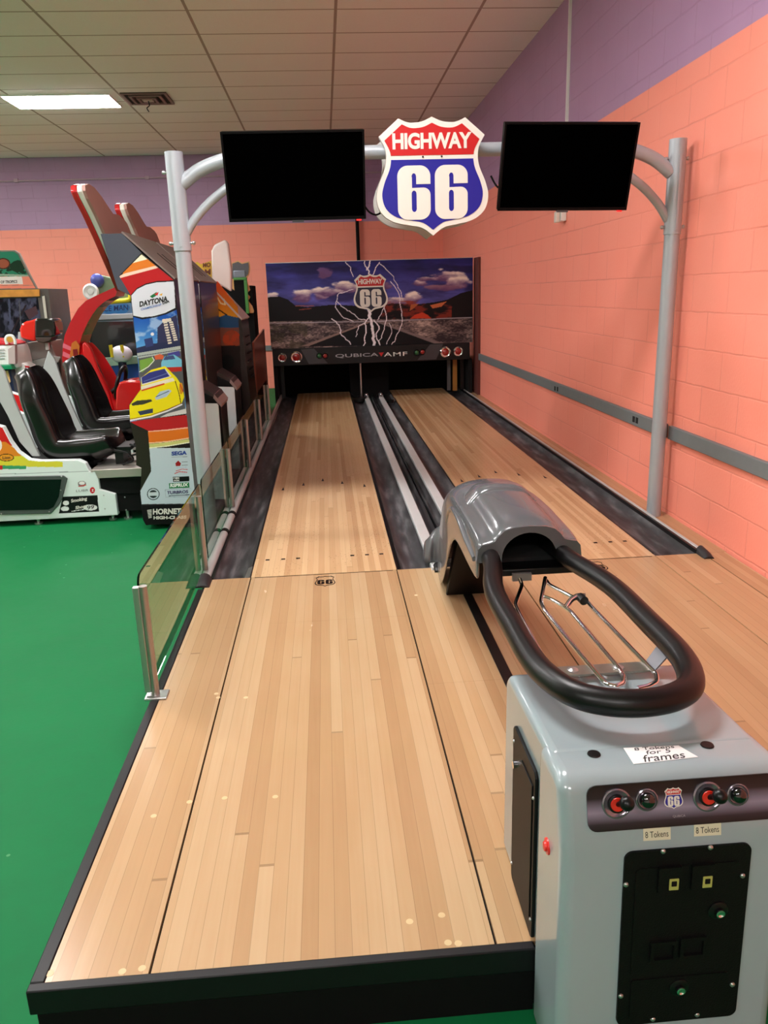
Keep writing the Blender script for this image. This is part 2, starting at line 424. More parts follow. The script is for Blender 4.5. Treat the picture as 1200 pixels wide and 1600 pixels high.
def printed(name, ax, v, uv, paint, parent=None, outline=None, n=(200, 200), pmat=None, rough=.35):
    """thin printed face on the plane ax=v, covering uv=(u0,u1,w0,w1); artwork is evaluated on a fine grid"""
    u0, u1, w0, w1 = uv; nu, nw = n
    U, Wz = np.meshgrid(np.linspace(u0, u1, nu + 1), np.linspace(w0, w1, nw + 1))
    P = np.stack([U, np.full_like(U, v), Wz], -1) if ax == 'y' else np.stack([np.full_like(U, v), U, Wz], -1)
    R = np.array(CAM_R); Q = (P - np.array([0, 0, CAM_Z])) @ R.T
    PX = 600 + FPX * Q[..., 0] / Q[..., 2]; PY = 800 - FPX * Q[..., 1] / Q[..., 2]
    pt = Paint(PX, PY); paint(pt)
    keep = np.ones((nw, nu), bool)
    if outline is not None:
        m = pt.poly(outline); keep = m[:-1, :-1] & m[1:, :-1] & m[:-1, 1:] & m[1:, 1:]
    L = wloc(parent) if parent is not None else Vector((0, 0, 0))
    idx = -np.ones((nw + 1) * (nu + 1), int); faces = []
    I, J = np.nonzero(keep); a = I * (nu + 1) + J; F = np.stack([a, a + 1, a + nu + 2, a + nu + 1], -1)
    used = np.unique(F); idx[used] = np.arange(len(used)); F = idx[F]
    V = P.reshape(-1, 3)[used] - np.array(L)
    me = bpy.data.meshes.new(name); me.from_pydata(V.tolist(), [], F.tolist())
    c = pt.c.reshape(-1, 3)[used] / 255.; c = np.where(c <= .04045, c / 12.92, ((c + .055) / 1.055) ** 2.4)
    at = me.color_attributes.new('print', 'FLOAT_COLOR', 'POINT'); at.data.foreach_set('color', np.concatenate([c, np.ones((len(c), 1))], 1).astype(np.float32).ravel())
    me.materials.append(pmat or vcol_mat('printed_vinyl_%d' % int(rough * 100), rough))
    o = bpy.data.objects.new(name, me); COL.objects.link(o)
    if parent is not None: o.parent = parent
    return o
# ================================================================== THE SETTING
def struct(o): o['kind'] = 'structure'; return o
XR, YB, XL, YF, ZC = 2.10, 14.08, -9.6, -6.0, 3.86
struct(box('floor', XL, XR, YF, YB, -.1, 0, green_mat()))
struct(box('wall_back', XL, XR + .15, YB, YB + .15, -.1, ZC, block_wall('painted_block_back', 'y')))
struct(box('wall_right', XR, XR + .15, YF, YB, -.1, ZC, block_wall('painted_block_right', 'x')))
struct(box('wall_left', XL - .15, XL, YF, YB + .15, -.1, ZC, mat('cream_bounce_paint', (240, 232, 220), .7)))  # unseen walls, cream put in to bounce more light into the room
struct(box('wall_front', XL - .15, XR + .15, YF - .15, YF, -.1, ZC, mat('cream_bounce_paint', (240, 232, 220), .7)))
struct(box('ceiling', XL - .15, XR + .15, YF - .15, YB + .15, ZC, ZC + .1, ceiling_mat()))
# grey wall rail running along the right wall, and its return on the back wall
RAILG = mat('grey_rail_paint', (112, 118, 120), .5, noise=.08, nscale=20)
struct(MB().box(2.072, 2.099, 4.66, 10.82, .655, .742).build('trim_1', RAILG, bevel=.004))
struct(MB().box(2.072, 2.099, 2.0, 4.6, .66, .742).build('trim_2', RAILG, bevel=.004))
struct(MB().box(-1.3, 2.0, YB - .03, YB - .001, .66, .75).build('trim_3', RAILG, bevel=.004))
SLOT = MB()
for px, py in ((867, 607), (871, 608), (990, 655), (995, 657)):
    p = onx(px, py, 2.071); SLOT.box(2.0705, 2.0722, p.y - .02, p.y + .02, p.z - .02, p.z + .02)
so = SLOT.build('trim_4', DARK); struct(so)
# dark timber strip in front of the back right corner
struct(box('trim_5', 2.062, 2.099, 10.70, 11.0, 0, 2.0, mat('brown_strip', (96, 46, 40), .6), bevel=.004))

# ------------------------------------------------------------------ ceiling lamps
def troffer(x, y, label):
    t = thing('ceiling_light', label, 'ceiling light', (x, y, ZC), 'ceiling troffers')
    MB().box(x - .605, x + .605, y - .302, y - .285, ZC - .02, ZC - .0005).box(x - .605, x + .605, y + .285, y + .302, ZC - .02, ZC - .0005) \
        .box(x - .605, x - .588, y - .285, y + .285, ZC - .02, ZC - .0005).box(x + .588, x + .605, y - .285, y + .285, ZC - .02, ZC - .0005).build('frame', WHITE, t)
    MB().box(x - .587, x + .587, y - .284, y + .284, ZC - .026, ZC - .004).build('diffuser', mat('lamp_diffuser', (255, 250, 240), .5, emit=(255, 250, 250), strength=LAMP), t)
    return t
troffer(-2.93, 10.31, 'glowing rectangular light panel set in the tiled ceiling beside the air vent')
NEAR = 'rectangular ceiling light panel out of view above or behind the camera'
for x, y in ((-2.93, 4.82), (-6.6, 7.87), (-2.93, -1.9), (-.39, 2.99), (-.39, -3.1), (-6.6, 10.31), (-6.6, 4.82)):  # far left row is unseen, added to brighten the far end
    troffer(x, y, NEAR)
# air vent
VX0, VX1, VY0, VY1 = -2.2, -1.68, 9.99, 10.53
v = thing('air_vent', 'dark square air diffuser in the ceiling next to the light panel', 'air vent', ((VX0 + VX1) / 2, (VY0 + VY1) / 2, ZC))
VM = mat('vent_metal', (120, 104, 98), .5, metal=.3)
MB().box(VX0, VX1, VY0, VY1, ZC - .006, ZC - .0005).build('backing', DARK, v)
for k, d in enumerate((0, .075, .15)):
    x0, x1, y0, y1 = VX0 + d, VX1 - d, VY0 + d, VY1 - d; e = .03; zz = ZC - .006 - .012
    MB().box(x0, x1, y0, y0 + e, zz - .008 * k, zz + .01).box(x0, x1, y1 - e, y1, zz - .008 * k, zz + .01).box(x0, x0 + e, y0 + e, y1 - e, zz - .008 * k, zz + .01).box(x1 - e, x1, y0 + e, y1 - e, zz - .008 * k, zz + .01).build('louvre', VM, v)
MB().box(-2.0, -1.88, 10.2, 10.32, ZC - .034, ZC - .0065).build('centre_plate', mat('vent_plate', (190, 180, 172), .5), v)
MB().tube([(-1.94, 10.26, ZC - .03), (-1.93, 10.26, ZC - .08), (-1.96, 10.25, ZC - .11), (-1.94, 10.25, ZC - .15)], .006, 8, sm=4).build('dangling_cord', BLACKM, v)

# conduits
PIPEP = mat('purple_painted_conduit', (190, 160, 178), .5)
mb = MB().cyl((XL + .1, YB - .025, 3.5), (2.0, YB - .025, 3.53), .014, 10)
c = mb.build('conduit_pipe', PIPEP); tag(c, 'thin painted conduit running level along the purple back wall', 'conduit')
for x in (-4.9, -2.8, -1.4):
    MB().box(x - .03, x + .03, YB - .045, YB - .001, 3.49, 3.545).build('clip', PIPEP, c)
po = onx(883, 340, XR)
t = thing('wall_conduit', 'white vertical surface conduit dropping down the right wall to an outlet', 'conduit', (XR, po.y, po.z))
MB().box(XR - .022, XR - .0005, po.y - .012, po.y + .012, po.z + .09, ZC - .001).build('channel', WHITE, t)
MB().box(XR - .05, XR - .0005, po.y - .045, po.y + .045, po.z - .03, po.z + .09).build('outlet_box', WHITE, t, bevel=.006)
MB().box(XR - .09, XR - .0505, po.y - .03, po.y + .03, po.z - .04, po.z + .05).build('plug', mat('plug_white', (225, 222, 210), .4), t, bevel=.008)
p1 = ony(556, 300, YB); 
c = MB().cyl((p1.x, YB - .072, .9), (p1.x, YB - .072, ZC - .001), .03, 12).build('drain_pipe', BLACKM)
tag(c, 'black vertical pipe on the back wall behind the lightning backdrop', 'pipe')
p1 = ony(437, 405, 12.6)
c = MB().box(p1.x - .05, p1.x + .05, YB - .12, YB - .001, 1.9, 2.12).build('wall_bracket', BLACKM, bevel=.005)
tag(c, 'small dark bracket on the back wall above the backdrop left corner', 'bracket')

# ------------------------------------------------------------------ raised approach deck
EDGE = mat('black_edge_trim', (14, 12, 15), .42, spec=.3, noise=.2, nscale=40)
KICK = mat('black_kickboard', (8, 7, 8), .7, spec=.15)
X1, X2, X3, X4, X5 = -.447, .311, .908, 1.703, 1.965     # board joints
Y0, YFOUL = 1.372, 3.835
dk = thing('approach_deck', 'raised maple approach deck with black front edge before the lanes', 'bowling approach', (.6, 2.6, 0))
MB().box(-.685, 2.095, Y0 + .012, YFOUL, .004, LZ - .013).build('substructure', KICK, dk)
for i, (a, b, ys) in enumerate(((-.668, X1 - .003, (Y0 + .012, 3.2, YFOUL - .002)), (X1 + .003, X2 - .003, (Y0 + .012, 3.225, YFOUL - .002)), (X2 + .003, X3 - .003, (Y0 + .012, 2.585, YFOUL - .002)),
                               (X3 + .003, X4 - .003, (Y0 + .012, 3.225, YFOUL - .002)), (X4 + .003, X5 - .003, (Y0 + .012, YFOUL - .002)), (X5 + .003, 2.092, (Y0 + .012, YFOUL - .002)))):
    for y0, y1 in zip(ys, ys[1:]):
        MB().box(a, b, y0 + (.0008 if y0 > 2 else 0), y1, LZ - .013, LZ).build('maple_board', W_STAGE, dk)
MB().box(-.70, .395, Y0 - .012, Y0 + .0115, .12, LZ + .002).box(-.70, -.6695, Y0 + .0115, 3.70, .12, LZ + .002).build('edge_trim', EDGE, dk, bevel=.003)
MB().box(-.69, .395, Y0 + .0, Y0 + .0118, .0, .1195).box(-.69, -.6855, Y0 + .0118, 3.7, 0, .1195).build('kickboard', KICK, dk)
MB().box(-.69, .395, Y0 - .001, Y0 + .001, .1196, .1215).build('trim_line', mat('pale_joint', (150, 130, 90), .6), dk)
tag(MB().box(1.999, 2.098, YFOUL, 12.4, .003, LZ).build('side_boards', W_STAGE), 'narrow maple filler boards between the right edge rail and coral wall', 'floor boards')
pg = MB()
for px, py in ((78, 1521), (191, 1518), (222, 1513), (296, 1253), (351, 1247), (430, 1245), (338, 1084), (341, 1090), (384, 1090), (240, 1275), (700, 1473), (716, 1474), (640, 1440), (650, 930), (716, 905), (690, 1430)):
    p = onz(px, py, LZ); MB().cyl((p.x, p.y, LZ), (p.x, p.y, LZ + .0004), .0085, 14).build('screw_plug', mat('screw_plug', (206, 178, 132), .35), dk)
mb = MB(); mb.box(.595, .637, 1.5, 3.45, LZ, LZ + .003).build('cable_cover', mat('cable_cover', (22, 20, 20), .4), dk)
INK = mat('printed_ink', (26, 16, 12), .6, spec=.05)
def floor_badge(x, parent):
    mb = MB(); L = shield_loop(); o = (x, 3.722, LZ + .0002)
    shape(mb, [L, [(a * .9, b * .88) for a, b in L]], o, (.105, 0, 0), (0, .15, 0), .0003)
    shape(mb, six_loops(-.2, -.08, .34, .42), o, (.105, 0, 0), (0, .15, 0), .0003); shape(mb, six_loops(.2, -.08, .34, .42), o, (.105, 0, 0), (0, .15, 0), .0003)
    mb.build('badge_print', INK, parent)
floor_badge(-.064, dk); floor_badge(1.343, dk)
MB().box(X1 + .02, X2 - .02, YFOUL - .012, YFOUL - .006, LZ, LZ + .0006).box(X3 + .02, X4 - .02, YFOUL - .012, YFOUL - .006, LZ, LZ + .0006).build('foul_line', INK, dk)

# ------------------------------------------------------------------ lanes
def lane(x0, x1, label):
    t = thing('bowling_lane', label, 'bowling lane', ((x0 + x1) / 2, 7.7, 0), 'bowling lanes')
    MB().box(x0, x1, YFOUL, 11.65, .002, LZ - .02).build('lane_bed', KICK, t)
    MB().box(x0, x1, YFOUL, 8.0, LZ - .02, LZ).box(x0, x1, 8.0015, 11.65, LZ - .02, LZ).build('maple_surface', W_LANE, t)
    mb = MB(); c = (x0 + x1) / 2; k = (x1 - x0) / .758
    for dx, y in ((-.308, 5.69), (-.158, 5.81), (-.01, 5.93), (.14, 5.81), (.305, 5.68)):
        x = c + dx * k; mb.add([(x - .011, y, LZ + .0005), (x + .011, y, LZ + .0005), (x, y + .1, LZ + .0005)], [(0, 1, 2)])
    for dx in (-.312, -.226, -.144, .156, .238, .318):
        x = c + dx * k; mb.add([(x - .011, 4.09, LZ + .0005), (x + .011, 4.09, LZ + .0005), (x + .011, 4.112, LZ + .0005), (x - .011, 4.112, LZ + .0005)], [(0, 1, 2, 3)])
    mb.build('arrow_markings', INK, t, normals=False)
    return t
lane(X1, X2, 'narrow maple bowling lane on the left with dark aiming arrows')
lane(X3, X4, 'maple bowling lane on the right beside the coral wall')

RUBBER = NT('worn_gutter_rubber')
_n = RUBBER; _v = _n.sep(_n.tc.outputs['Object']); _s = _n.noise(_n.comb(_n.math('MULTIPLY', _v[0], 14.), _n.math('MULTIPLY', _v[1], 2.), _v[2]), 1.6, 7.)
_n.t.links.new(_n.ramp(_s, [(.3, (30, 29, 31)), (.52, (62, 61, 64)), (.78, (118, 116, 118))]), _n.b.inputs['Base Color']); _n.b.inputs['Roughness'].default_value = .5; _n.bump(_s, .2, .004)
RUBBER = RUBBER.m
def gutter_profile(x0, x1, depth=.052, n=14):
    return [(x0 + (x1 - x0) * i / n, LZ - .004 - depth * math.sin(math.pi * i / n) ** .55) for i in range(n + 1)]
def gutter(x0, x1, y0, y1, label, parent=None, name='lane_gutter'):
    P = gutter_profile(x0, x1)
    rings = [[(x, y, z) for x, z in P] + [(x, y, z - .012) for x, z in reversed(P)] for y in (y0, y1)]
    o = MB().loft(rings, True, True).build(name, RUBBER, parent, smooth=True)
    if label: tag(o, label, 'gutter', 'lane gutters')
    return o
g = gutter(-.640, X1 - .004, YFOUL + .002, 11.6, None, thing('lane_gutter', 'black ball gutter between the left lane and the glass barrier', 'gutter', (-.55, 7.7, 0), 'lane gutters'), 'channel')
gp = g.parent
MB().box(-.652, -.640, YFOUL + .002, 11.6, .004, LZ + .004).box(X1 - .010, X1 - .0005, YFOUL + .05, 11.6, .09, LZ - .003).build('side_wall', BLACK, gp)
MB().prism([(X1 - .04, YFOUL + .01, LZ - .02), (X1 - .006, YFOUL + .01, LZ - .004), (X1 - .006, YFOUL + .17, LZ - .004), (X1 - .03, YFOUL + .17, LZ - .014)], (0, 0, .006)).build('end_wedge', ALU, gp)
g = gutter(X4 + .004, X5 - .035, YFOUL + .002, 11.6, None, thing('lane_gutter', 'black ball gutter between the right lane and the coral wall', 'gutter', (1.82, 7.7, 0), 'lane gutters'), 'channel')
gp = g.parent
MB().box(X5 - .035, X5 - .02, YFOUL + .002, 11.6, .004, LZ + .02).box(X4 + .0005, X4 + .012, YFOUL + .05, 11.6, .09, LZ - .003).build('side_wall', BLACK, gp)
# edge rails
def rail(x, y0, y1, ys, label, wide=.045):
    t = thing('edge_rail', label, 'edge rail', (x, (y0 + y1) / 2, 0), 'lane edge rails')
    MB().box(x - .012, x + .012, y0 + .02, y1, .004, LZ + .002).build('rail_base', BLACK, t)
    for a, b in zip(ys, ys[1:]):
        rings = [[(x + wide / 2 * math.cos(k * math.pi / 10), y, LZ + .003 + .024 * math.sin(k * math.pi / 10)) for k in range(11)] for y in (a + .002, b - .002)]
        MB().loft(rings, True, True).build('cap_extrusion', mat('satin_cap', (206, 206, 204), .3, metal=.4), t, smooth=True)
    shoe = [[(x + (wide / 2 + .012) * math.cos(k * math.pi / 8), y, LZ + h * math.sin(k * math.pi / 8)) for k in range(9)] for y, h in ((y0 - .06, .012), (y0 - .03, .03), (y0 + .045, .042))]
    MB().loft(shoe, True, True).build('end_shoe', mat('black_rubber_shoe', (38, 36, 38), .5), t, smooth=True)
    bd = MB()
    for y in (4.62, 5.02):
        if wide > .04: bd.add([], []); rr = [[(x + (wide / 2 + .003) * math.cos(k * math.pi / 10), yy, LZ + .003 + .028 * math.sin(k * math.pi / 10)) for k in range(11)] for yy in (y, y + .05)]; bd.loft(rr, True, True)
    if wide > .04: bd.build('strap', BLACKM, t, smooth=True)
    return t
rail(-.682, 3.78, 11.4, (3.83, 5.05, 7.55, 10.0, 11.4), 'silver capped edge rail at the foot of the glass barrier', .05)
rail(1.957, 3.80, 11.3, (3.85, 7.4, 11.3), 'long pale metal edge rail along the coral wall with a black end shoe', .03)

# ------------------------------------------------------------------ centre return track between the lanes
tr = thing('ball_return_track', 'centre ball return track with two pale grey rails between the lanes', 'ball return track', (.61, 7.7, 0))
RAILC = mat('pale_grey_rail', (196, 198, 198), .38, noise=.06)
MB().box(X2 + .002, X3 - .002, YFOUL + .004, 11.6, .004, .07).build('track_bed', KICK, tr)
gutter(X2 + .025, .490, YFOUL + .006, 11.55, None, tr, 'gutter_channel')
gutter(.765, X3 - .012, YFOUL + .006, 11.55, None, tr, 'gutter_channel')
MB().box(X2 + .002, X2 + .010, YFOUL + .006, 11.55, .07, LZ - .002).box(X2 + .015, X2 + .024, YFOUL + .006, 11.55, .07, LZ - .006).box(X3 - .011, X3 - .002, YFOUL + .05, 11.55, .07, LZ - .004).build('gutter_lip', BLACK, tr)
for a, b in ((.492, .556), (.692, .757)):
    MB().box(a, b, YFOUL - .04, 10.75, .0705, LZ + .018).build('grey_rail', RAILC, tr, bevel=.004)
MB().box(.557, .691, YFOUL + .2, 11.2, .0705, .10).box(.612, .632, YFOUL + .2, 11.2, .1, .125).build('track_floor', RUBBER, tr)
gutter(.557, .613, YFOUL + .2, 11.2, None, tr, 'ball_channel'); gutter(.631, .691, YFOUL + .2, 11.2, None, tr, 'ball_channel')
MB().tube([(.522, YFOUL - .02, LZ + .018), (.522, YFOUL - .055, LZ + .012), (.522, YFOUL - .075, LZ - .0)], .02, 12, sm=5).build('end_cap', BLACK, tr, smooth=True)
for x in (.524, .724): MB().cyl((x, 10.77, LZ + .02), (x, 10.9, LZ + .035), .03, 14).sphere((x, 10.78, LZ + .045), .022).build('end_fitting', ALU, tr, smooth=True)
MB().cyl((.42, 10.7, LZ - .02), (.42, 10.7, LZ + .03), .1, 24).cyl((.82, 10.4, LZ - .02), (.82, 10.4, LZ + .02), .05, 18).build('swivel_cup', BLACK, tr, smooth=True)
MB().cyl((.875, 10.45, LZ + .005), (.86, 10.75, LZ + .03), .02, 12).build('guide_roller', ALU, tr, smooth=True)

# ------------------------------------------------------------------ backdrop / masking unit over the pins
YM = 10.9
mk = thing('pin_deck_canopy', 'pinsetter canopy with stormy desert road artwork and lightning', 'bowling canopy', (.64, 11.2, 0))
bz0, bz1, bx0, bx1 = .885, 2.0, -.748, 2.03
MB().box(bx0, bx1, YM + .004, YM + .04, bz0, bz1).build('backdrop_board', BLACKM, mk)
def backdrop(p):
    backdrop0(p); p.c[:] = 255 * np.clip(p.c / 255, 0, 1) ** 1.0
def backdrop0(p):
    X, Y = p.X, p.Y
    n = fbm(X / 38., Y / 12., 6, 3); n2 = fbm(X / 16., Y / 7., 5, 9)
    t = np.clip((Y - 405) / 70, 0, 1)[..., None]
    base = np.array([36, 36, 110]) * (1 - t) + np.array([92, 92, 172]) * t
    p.c[:] = base * (.55 + .8 * n[..., None])
    dk_ = np.clip((fbm(X / 60. + 4, Y / 14., 5, 21) - .44) * 5, 0, 1)[..., None]; p.c[:] = p.c * (1 - .65 * dk_) + np.array([26, 20, 58]) * .65 * dk_
    def cloud(cx, cy, rx, ry, thr=.3, hi=(250, 236, 226)):
        r = ((X - cx) / rx) ** 2 + ((Y - cy) / ry) ** 2
        k = np.clip(((1.25 - r) * .8 + (n2 - .5) * 2.2) / .5, 0, 1)[..., None]; sh = np.clip((cy + ry * .5 - Y) / (ry * 1.6) + (n2 - .45) * 1.4, 0, 1)[..., None]
        p.c[:] = p.c * (1 - k) + (np.array([104, 70, 112]) * (1 - sh) + np.array(hi) * sh) * k
    for a in ((472, 462, 18, 9), (500, 463, 13, 6), (540, 449, 20, 9), (512, 456, 26, 7), (620, 472, 22, 8), (646, 466, 14, 9), (655, 442, 14, 5), (700, 432, 26, 10), (716, 442, 20, 9), (668, 436, 18, 4), (424, 465, 12, 8), (508, 426, 12, 8, .3, (110, 80, 130)), (600, 446, 14, 9, .3, (160, 140, 170)), (690, 450, 26, 5, .3, (150, 110, 130))): cloud(*a)
    # mesas
    p.pf([(400, 466), (436, 463), (450, 468), (462, 478), (480, 480), (520, 476), (560, 478), (575, 486), (590, 480), (612, 474), (650, 476), (680, 472), (700, 468), (720, 458), (740, 453), (740, 520), (400, 520)], (14, 9, 14))
    red = (X > 596) & (X < 706) & (Y > 470) & (Y < 500)
    k = np.clip((n2 - .42) * 6, 0, 1)[..., None] * red[..., None]; p.c[:] = p.c * (1 - .8 * k) + np.array([150, 50, 34]) * .8 * k
    p.pf([(638, 500), (648, 492), (660, 488), (668, 492), (676, 499)], (196, 62, 36)); p.pf([(642, 476), (655, 474), (646, 482), (640, 486)], (170, 92, 50)); p.pf([(672, 477), (698, 471), (690, 479), (676, 482)], (196, 110, 66))
    p.line([(462, 478), (490, 478)], 1.4, (150, 84, 66)); p.line([(468, 484), (486, 482)], 1.6, (120, 60, 50))
    # desert floor
    g = Y > 502.5 - (X - 420) * .02; sc = fbm(X / 2.6, Y / 1.3, 4, 31) * .4 + fbm(X / 30., Y / 9., 4, 33) * .6
    v_ = np.clip((sc - .34) * 3.0, 0, 1)[..., None]; dz = np.array([52, 42, 46]) * (1 - v_) + np.array([196, 172, 162]) * v_
    p.c[g] = dz[g]
    gl = g & (X < 480) & (n2 > .5); p.c[gl] = p.c[gl] * .5 + np.array([70, 66, 50]) * .5
    p.line([(415, 505), (600, 502)], 1.3, (168, 160, 168)); p.line([(590, 502), (740, 496)], 1.3, (168, 160, 168))
    p.pf([(578, 503), (588, 503), (690, 541), (480, 541)], (14, 15, 20)); p.pf([(575, 503), (580, 503), (482, 541), (470, 541)], (140, 116, 108)); p.pf([(587, 503), (594, 503), (706, 541), (690, 541)], (124, 108, 108))
    # lightning
    rs = random.Random(5)
    def bolt(pts, w0, rgb=(246, 238, 244), a=.95):
        Q = [pts[0]]
        for (a0, b0), (a1, b1) in zip(pts, pts[1:]):
            for i in range(1, 5): t_ = i / 4; Q.append((a0 + (a1 - a0) * t_ + rs.uniform(-1.6, 1.6) * (i < 4), b0 + (b1 - b0) * t_ + rs.uniform(-1.2, 1.2) * (i < 4)))
        p.line(Q, w0, rgb, a)
    for pts, w0 in (([(578, 408), (574, 420), (577, 430)], 2.), ([(570, 408), (573, 422)], 1.4), ([(593, 410), (586, 422), (582, 432)], 1.3), ([(593, 412), (615, 432), (622, 450), (628, 464)], 1.), ([(552, 432), (548, 418), (540, 410)], 1.),
                    ([(576, 484), (580, 500), (583, 520), (584, 540)], 4.), ([(580, 490), (570, 506), (572, 520), (568, 540)], 1.6), ([(584, 500), (592, 510), (588, 526), (594, 540)], 1.6), ([(552, 452), (530, 458), (526, 470), (536, 480), (546, 486), (560, 498), (572, 500)], 1.),
                    ([(526, 470), (524, 480), (534, 494), (552, 502)], 1.), ([(610, 440), (622, 456), (626, 480), (628, 506), (618, 528), (612, 538)], 1.1), ([(518, 498), (530, 508), (534, 524), (548, 538)], 1.3), ([(600, 480), (604, 500), (598, 520), (592, 536)], 1.2), ([(604, 470), (596, 490), (590, 500)], 1.), ([(572, 503), (560, 510), (556, 526)], 1.), ([(608, 505), (612, 520), (604, 538)], 1.)): bolt(pts, w0)
printed('backdrop_print', 'y', YM, (bx0, bx1, bz0, bz1), backdrop, mk, n=(480, 200), rough=.45)
c1 = ony(579, 458, YM); sw = .29; shh = .44
shield(mk, (c1.x, YM - .003, c1.z), (.47, 0, 0), (0, 0, .50), .002, blue=mat('print_navy', (22, 24, 52), .5))
# small print edge strip
MB().box(bx0 - .004, bx1 + .004, YM - .003, YM + .042, bz1, bz1 + .006).build('top_trim', ALU, mk)
BARM = mat('dark_light_bar', (18, 18, 21), .4, spec=.3)
lb = MB().box(-.735, 1.985, YM - .02, YM + .25, .655, bz0 - .001).build('light_bar', BARM, mk, bevel=.004)
mb = MB()
for s in (-1, 1):
    cx = .632; P = [(cx + s * .98, .875), (cx + s * .80, .875), (cx + s * .62, .67), (cx + s * .88, .67)]
    MB().prism([(x, YM - .0205, z) for x, z in P], (0, -.003, 0)).build('light_bar_accent', mat('accent_grey', (58, 58, 64), .4), lb)
q0 = ony(524, 556, YM); q1 = ony(591, 556, YM); q2 = ony(602, 553, YM); q3 = ony(636, 551, YM)
mb = letter(MB(), 'QUBICA', (q0.x, YM - .0205, q0.z - .032), (q1.x - q0.x, 0, .0), (0, 0, .055), .003, bold=.01)
mb.build('lettering', mat('silver_lettering', (170, 170, 176), .35), lb)
letter(MB(), 'AMF', (q2.x - .02, YM - .0205, q0.z - .032), (q3.x - q2.x + .02, 0, 0), (0, 0, .055), .003, bold=.006, spacing=1.1).build('lettering', WHITE, lb)
xm = (q1.x + q2.x) / 2 - .008
MB().prism([(xm - .035, YM - .0205, q0.z + .024), (xm + .035, YM - .0205, q0.z + .024), (xm, YM - .0205, q0.z - .03)], (0, -.003, 0)).build('red_triangle', RED, lb)
LR = mat('red_lens', (150, 26, 22), .2, coat=.5); LG = mat('green_lens', (24, 96, 48), .2, coat=.5)
for px, py, r, m_ in ((441, 559, .052, LR), (463, 558, .066, LR), (499, 556, .036, LG), (508, 556, .036, LR), (651, 551, .036, LG), (660, 550, .036, LR), (696, 550, .062, LR), (716, 549, .056, LR)):
    q = ony(px, py, YM - .02); big = r > .04
    o = MB().lathe((q.x, YM - .0205, q.z), (0, -1, 0), [(0, r * 1.18), (.012, r * 1.2), (.02, r * 1.05), (.014, r * .8)], 24).build('lamp_bezel', CHROME if big else BLACK, lb, smooth=True)
    MB().sphere((q.x, YM - .033, q.z), r * .8, 20, (1, .5, 1)).build('lens', m_, o, smooth=True)
# carcass below and behind
MB().box(-.74, -.69, YM + .05, 12.4, .002, .654).box(1.98, 2.03, YM + .05, 12.4, .002, .654).box(-.74, 2.03, 12.4, 12.45, .002, 2.0).box(-.74, 2.03, YM + .3, 12.4, .655, .70).box(-.69, 1.98, 11.66, 12.399, .002, .05).build('pit_housing', DARK, mk)
MB().box(-.66, -.61, YM + .26, YM + .3, LZ, .654).build('front_post', BLACK, mk)
MB().box(1.90, 1.95, YM + .26, YM + .3, LZ + .03, .654).build('front_post', BLACK, mk)
q = ony(711, 600, YM + .2); MB().box(q.x - .03, q.x + .03, YM + .2, YM + .24, LZ + .02, .654).build('yellow_guard', mat('worn_yellow', (168, 112, 42), .5), mk)
q = ony(703, 600, YM + .2); MB().box(q.x - .03, q.x + .02, YM + .25, YM + .28, LZ + .02, .654).build('grey_guard', mat('dull_grey', (80, 82, 86), .5), mk)
MB().box(.33, .9, 11.62, 11.9, .002, .654).build('centre_pillar', DARK, mk)
q = ony(564, 600, YM + .1); c = MB().cyl((q.x, YM + .1, LZ + .0), (q.x, YM + .1, .654), .016, 12).build('centre_rod', ALU, mk, smooth=True)
# wing panel at the left of the canopy; orange wall reflection put into its brown
pts = [onx(x, y, -.82) for x, y in ((404, 532), (419.5, 524), (422, 585), (404, 640))]
w_ = MB().prism([(p.x, p.y, p.z) for p in ((Vector((-.82, 9.15, .42)), Vector((-.82, 9.15, 1.08)), Vector((-.82, 10.85, 1.16)), Vector((-.82, 10.85, .42))))], (-.02, 0, 0)).box(-.84, -.82, 9.2, 10.85, .003, .42).build('wing_panel', mat('brown_wall_reflection', (120, 62, 48), .25))
tag(w_, 'glossy side panel with a painted brown wall reflection standing at the left end of the canopy', 'side panel')
# ================================================================== OVERHEAD ARCH
YA = 4.58
ar = thing('overhead_arch', 'grey tubular steel arch spanning both lanes', 'metal arch', (.615, YA, 0))
def pole(x, zt):
    mb = MB().cyl((x, YA, .006), (x, YA, zt - .3), .043, 28)
    s = zt - .5
    mb.build('upright_pole', GREYP, ar, smooth=True)
    o = MB().cyl((x, YA, s), (x, YA, zt), .048, 28).box(x - .006, x + .006, YA - .052, YA - .045, s + .02, zt - .08).build('pole_sleeve', GREYP, ar, smooth=True)
    b = MB()
    for z in (zt - .10, zt - .46): b.cyl((x - .062, YA, z), (x + .062, YA, z), .007, 10).sphere((x - .062, YA, z), .011, 10).sphere((x + .062, YA, z), .011, 10)
    b.build('bolt', ALU, ar, smooth=True)
    MB().cyl((x, YA, .001), (x, YA, .012), .06, 28).build('base_flange', GREYP, ar)
pole(-.760, 2.335); pole(2.006, 2.352)
MB().cyl((-.40, YA, 2.312), (1.63, YA, 2.322), .036, 22).build('crossbar', GREYP, ar, smooth=True)
